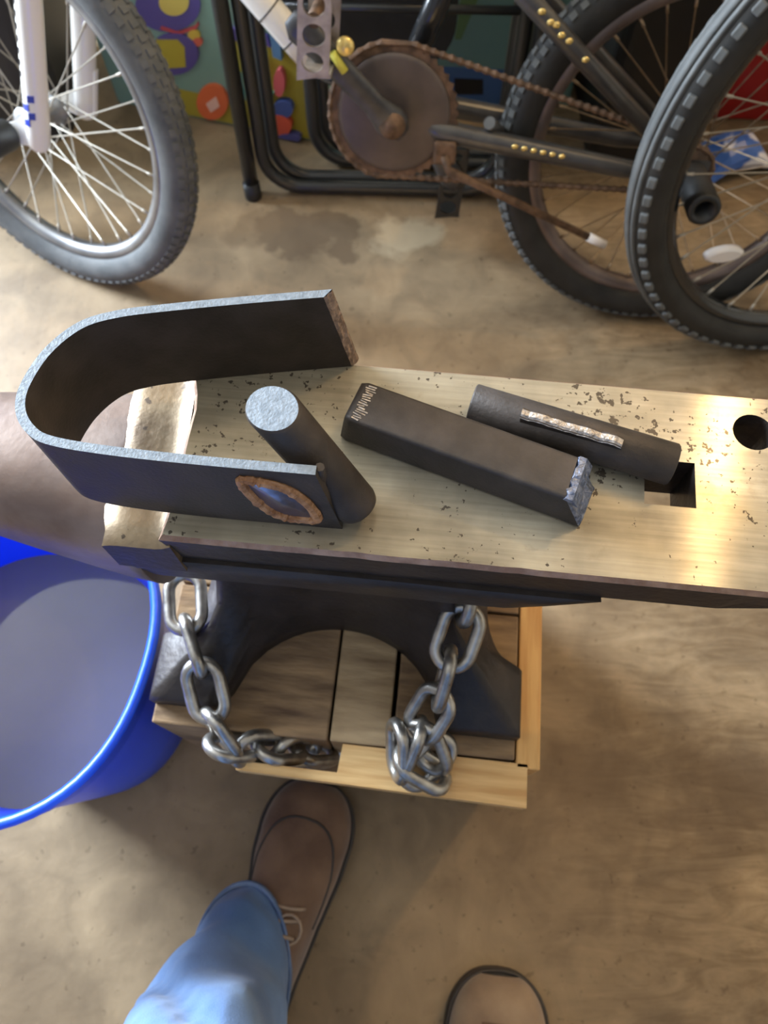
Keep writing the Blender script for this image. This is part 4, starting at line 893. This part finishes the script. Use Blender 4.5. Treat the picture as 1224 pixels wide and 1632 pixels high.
rd = material('red_plastic', S(150, 24, 22), S(164, 30, 26), rough=0.4, scale=10)
bin_('shade_fill_tote', 'added charcoal tote standing in for shade and dark things behind the spoked wheel with the white fork', 'tote', (-0.80, 1.30, 0), 0.05, 0.50, 0.32, 0.34, dk, dk)  # added tote stands in for shaded floor and dark things here
bin_('storage_bin', 'added black bin standing in for shade between the teal box and the red bin', 'bin', (0.437, 1.235, 0), 0.0, 0.165, 0.29, 0.36, M['black_plastic'], M['black_plastic'])  # added bin fills the shaded area behind the rear wheel with black
rb_ = bin_('storage_bin', 'red plastic bin behind the two bicycle wheels', 'bin', (0.72, 1.36, 0), -0.05, 0.27, 0.30, 0.32, rd, rd)
MB().box((-0.06, -0.139, 0.21), (0.07, 0.012, 0.05)).build('paper_label', material('pale_orange_label', S(226, 170, 110), rough=0.6), rb_)
pk = thing('snack_bag', (0.618, 1.115, 0), (0, 0, 0.3), 'small blue and white crumpled packet on the floor before the red bin', 'packet')
rings = []
for k, (x, wy, hz) in enumerate(((-0.07, 0.045, 0.002), (-0.06, 0.044, 0.008), (-0.03, 0.04, 0.024), (0.0, 0.038, 0.028), (0.03, 0.04, 0.024), (0.06, 0.044, 0.008), (0.07, 0.045, 0.002))):
    rings.append([Vector((x, wy*math.cos(2*PI*j/14), hz + hz*math.sin(2*PI*j/14) + 0.004*(noise.noise(Vector((k, j, 0)))+0.5))) for j in range(14)])
bagm = material('blue_white_foil', S(52, 92, 168), S(206, 206, 214), rough=0.35, scale=14, contrast=(0.5, 0.56))
MB().loft(rings, smooth=False).build('packet', bagm, pk)

# ------------------------------------------------------------------ the smith: jeans and brown lace-up shoes
person = thing('person', (-0.02, -0.30, 0), (0, 0, 0), 'standing person in faded blue jeans and brown lace-up shoes before the anvil', 'person')
PO = Vector((-0.02, -0.30, 0))
def leg_rings(spec, seed):
    rings = []
    for x, y, z, rx, ry in spec:
        r_ = []
        for k in range(36):
            a = 2*PI*k/36
            q = 1 + 0.07*noise.noise(Vector((math.cos(a)*1.6+seed, math.sin(a)*1.6, z*17)))
            fold = 0.10*(1-abs(math.sin(4.2*z*PI + 1.9*math.cos(a+0.9+seed) + 0.8*math.sin(2*a))))*max(0, 1-abs(z-0.20)/0.22)
            if seed == 0 and 0.14 < z < 0.36:
                ac = lerp(2.55, 1.25, (z-0.15)/0.19); da = (a-ac+PI) % (2*PI) - PI; en = min(1, (z-0.14)/0.02, (0.36-z)/0.03)
                fold += en*(-0.15*math.exp(-(da/0.17)**2) + 0.06*math.exp(-((da-0.5)/0.3)**2))
            r_.append(Vector((x + rx*(q+fold)*math.cos(a), y + ry*(q+fold)*math.sin(a), z + 0.012*math.sin(a)*(1 if z > 0.1 else 0.2))) - PO)
        rings.append(r_)
    return rings
def dense(spec, n=5):
    out = []
    for a, b in zip(spec, spec[1:]):
        for k in range(n): out.append(tuple(lerp(u, v, k/n) for u, v in zip(a, b)))
    return out + [spec[-1]]
legL = [(-0.147, -0.122, 0.075, 0.051, 0.084), (-0.149, -0.128, 0.095, 0.052, 0.080), (-0.151, -0.140, 0.122, 0.053, 0.069), (-0.160, -0.150, 0.138, 0.064, 0.071), (-0.157, -0.158, 0.170, 0.064, 0.068), (-0.155, -0.165, 0.20, 0.063, 0.066), (-0.149, -0.172, 0.25, 0.067, 0.069), (-0.144, -0.188, 0.31, 0.072, 0.072), (-0.134, -0.222, 0.42, 0.076, 0.078), (-0.124, -0.240, 0.50, 0.080, 0.082), (-0.112, -0.285, 0.65, 0.086, 0.09), (-0.10, -0.325, 0.80, 0.092, 0.10)]
legR = [(0.090, -0.352, 0.060, 0.052, 0.075), (0.090, -0.356, 0.10, 0.056, 0.072), (0.091, -0.36, 0.16, 0.064, 0.068), (0.094, -0.36, 0.30, 0.070, 0.070), (0.096, -0.35, 0.50, 0.078, 0.080), (0.094, -0.35, 0.65, 0.085, 0.09), (0.088, -0.345, 0.80, 0.092, 0.10)]
jm = MB().loft(leg_rings(dense(legL), 0.0)).loft(leg_rings(dense(legR), 5.0))
jm.loft([[Vector((-0.005 + rx*math.cos(2*PI*k/36), -0.335 + ry*math.sin(2*PI*k/36), z)) - PO for k in range(36)] for z, rx, ry in ((0.74, 0.11, 0.07), (0.78, 0.165, 0.100), (0.84, 0.178, 0.112), (0.92, 0.172, 0.110), (1.0, 0.165, 0.105))])
jo = jm.build('jeans', M['denim'], person)
md = jo.modifiers.new('fuse', 'REMESH'); md.mode = 'VOXEL'; md.voxel_size = 0.004; md.use_smooth_shade = True
ms_ = jo.modifiers.new('soften', 'SMOOTH'); ms_.iterations = 2; ms_.factor = 0.5
for spec, seed in ((legL, 0.0), (legR, 5.0)):
    x, y, z, rx, ry = spec[0]; n_ = 48; rr = []
    for dz, g_ in ((-0.002, 0.98), (-0.003, 1.02), (0.0, 1.035), (0.013, 1.035), (0.015, 1.015), (0.013, 0.97)):
        rr.append([Vector((x + rx*g_*math.cos(2*PI*k/n_), y + ry*g_*math.sin(2*PI*k/n_), z + dz + 0.003*math.sin(2*PI*k/n_*3+seed))) - PO for k in range(n_)])
    MB().loft(rr, loop=True).build('hem', M['denim_dark'], jo)
def shoe(toe, direc, left):
    d = Vector((direc[0], direc[1], 0)).normalized(); SL = 0.30
    yaw = math.atan2(d.y, d.x); heel = Vector((toe[0], toe[1], 0)) - d*SL
    Ms = TR(heel - PO) @ Matrix.Rotation(yaw, 4, 'Z')
    xs = [0, 0.03, 0.10, 0.30, 0.50, 0.68, 0.80, 0.90, 0.96, 0.99, 1.0]; ws = [0.004, 0.024, 0.036, 0.037, 0.044, 0.054, 0.056, 0.049, 0.034, 0.019, 0.004]
    wf = lambda s: interp(s, xs, ws) if s < 0.78 else 0.0005 + 0.0555*max(0.0, 1-((s-0.78)/0.22)**2.3)**(1/2.3)
    sk = lambda s: (0.006 if left else -0.006)*math.sin(PI*s)*-1 + (-0.004 if left else 0.004)*max(0, s-0.7)/0.3
    S_ = [i/40 for i in range(36)] + [0.9, 0.925, 0.945, 0.96, 0.972, 0.982, 0.99, 0.996, 1.0]
    out = [(s*SL, wf(s)+sk(s)) for s in S_] + [(s*SL, -wf(s)+sk(s)) for s in reversed(S_)]
    so = MB(); so.prism(out, 0.0, 0.021)
    sole = link('shoe_sole', so.mesh('shoe_sole', M['sole']), person, Ms)
    hx = [0, 0.05, 0.15, 0.30, 0.40, 0.50, 0.60, 0.72, 0.84, 0.92, 0.97, 1.0]; hs = [0.055, 0.075, 0.085, 0.088, 0.084, 0.070, 0.054, 0.042, 0.036, 0.030, 0.020, 0.008]
    def U(s, a):
        w_ = wf(min(max(s, 0.0), 1.0))*0.93; h_ = interp(s, hx, hs); c_, n_ = math.cos(a), math.sin(a)
        return Vector((s*SL*0.988 + 0.001, w_*math.copysign(abs(c_)**0.75, c_) + sk(s), 0.019 + h_*abs(n_)**0.8))
    SU = [0.012 + 0.976*math.sin(PI/2*i/44)**0.85 for i in range(45)]
    rings = [[U(s, PI*k/20) for k in range(21)] for s in SU]
    um = MB().loft(rings, closed=False)
    # darker vamp over the instep: faces well inside the apron line
    for i, f in enumerate(um.f):
        s = SU[i//20]; a = (i % 20 + 0.5)/20
        if s < 0.84 and abs(a-0.5) < interp(s, [0.0, 0.45, 0.7, 0.84], [0.5, 0.36, 0.33, 0.1]): um.m[i] = 1
    upper = link('shoe_upper', um.mesh('shoe_upper', [M['suede_light' if not left else 'suede'], M['suede']]), person, Ms)
    welt = [Vector((x*0.985 + 0.002, y*0.97, 0.0215)) for x, y in out]
    link('welt', MB().tube(welt, 0.0021, 6, loop=True).mesh('welt', M['sole']), upper)
    seam = []
    for k in range(25):
        t = k/24; s = 0.50 + 0.35*math.sin(PI*t); a = PI*(0.5 + 0.36*math.cos(PI*t)); seam.append(U(s, a) + Vector((0, 0, 0.0004)))
    link('seam', MB().tube(seam, 0.0013, 6).mesh('seam', M['sole']), upper)
    for i, s in enumerate((0.40, 0.455, 0.51, 0.56)):
        pts = [U(s + 0.012*math.sin(3*t_+i), PI*(0.5 + 0.17*(1-2*t_))) + Vector((0, 0, 0.002)) for t_ in [j/8 for j in range(9)]]
        link('lace', MB().tube(pts, 0.0021, 6).mesh('lace', M['lace']), upper)
    c0 = U(0.53, PI*0.5) + Vector((0, 0, 0.005))
    for sg in (-1, 1):
        lp = [c0 + Vector((0.014*math.cos(2*PI*j/14) - 0.012, sg*(0.016 + 0.014*math.sin(2*PI*j/14)), 0.002*math.sin(j))) for j in range(14)]
        link('lace', MB().tube(lp, 0.0016, 6, loop=True).mesh('lace', M['lace']), upper)
shoe((-0.079, 0.0735), (0.27, 0.963), True)
shoe((0.131, -0.124), (0.10, 0.995), False)
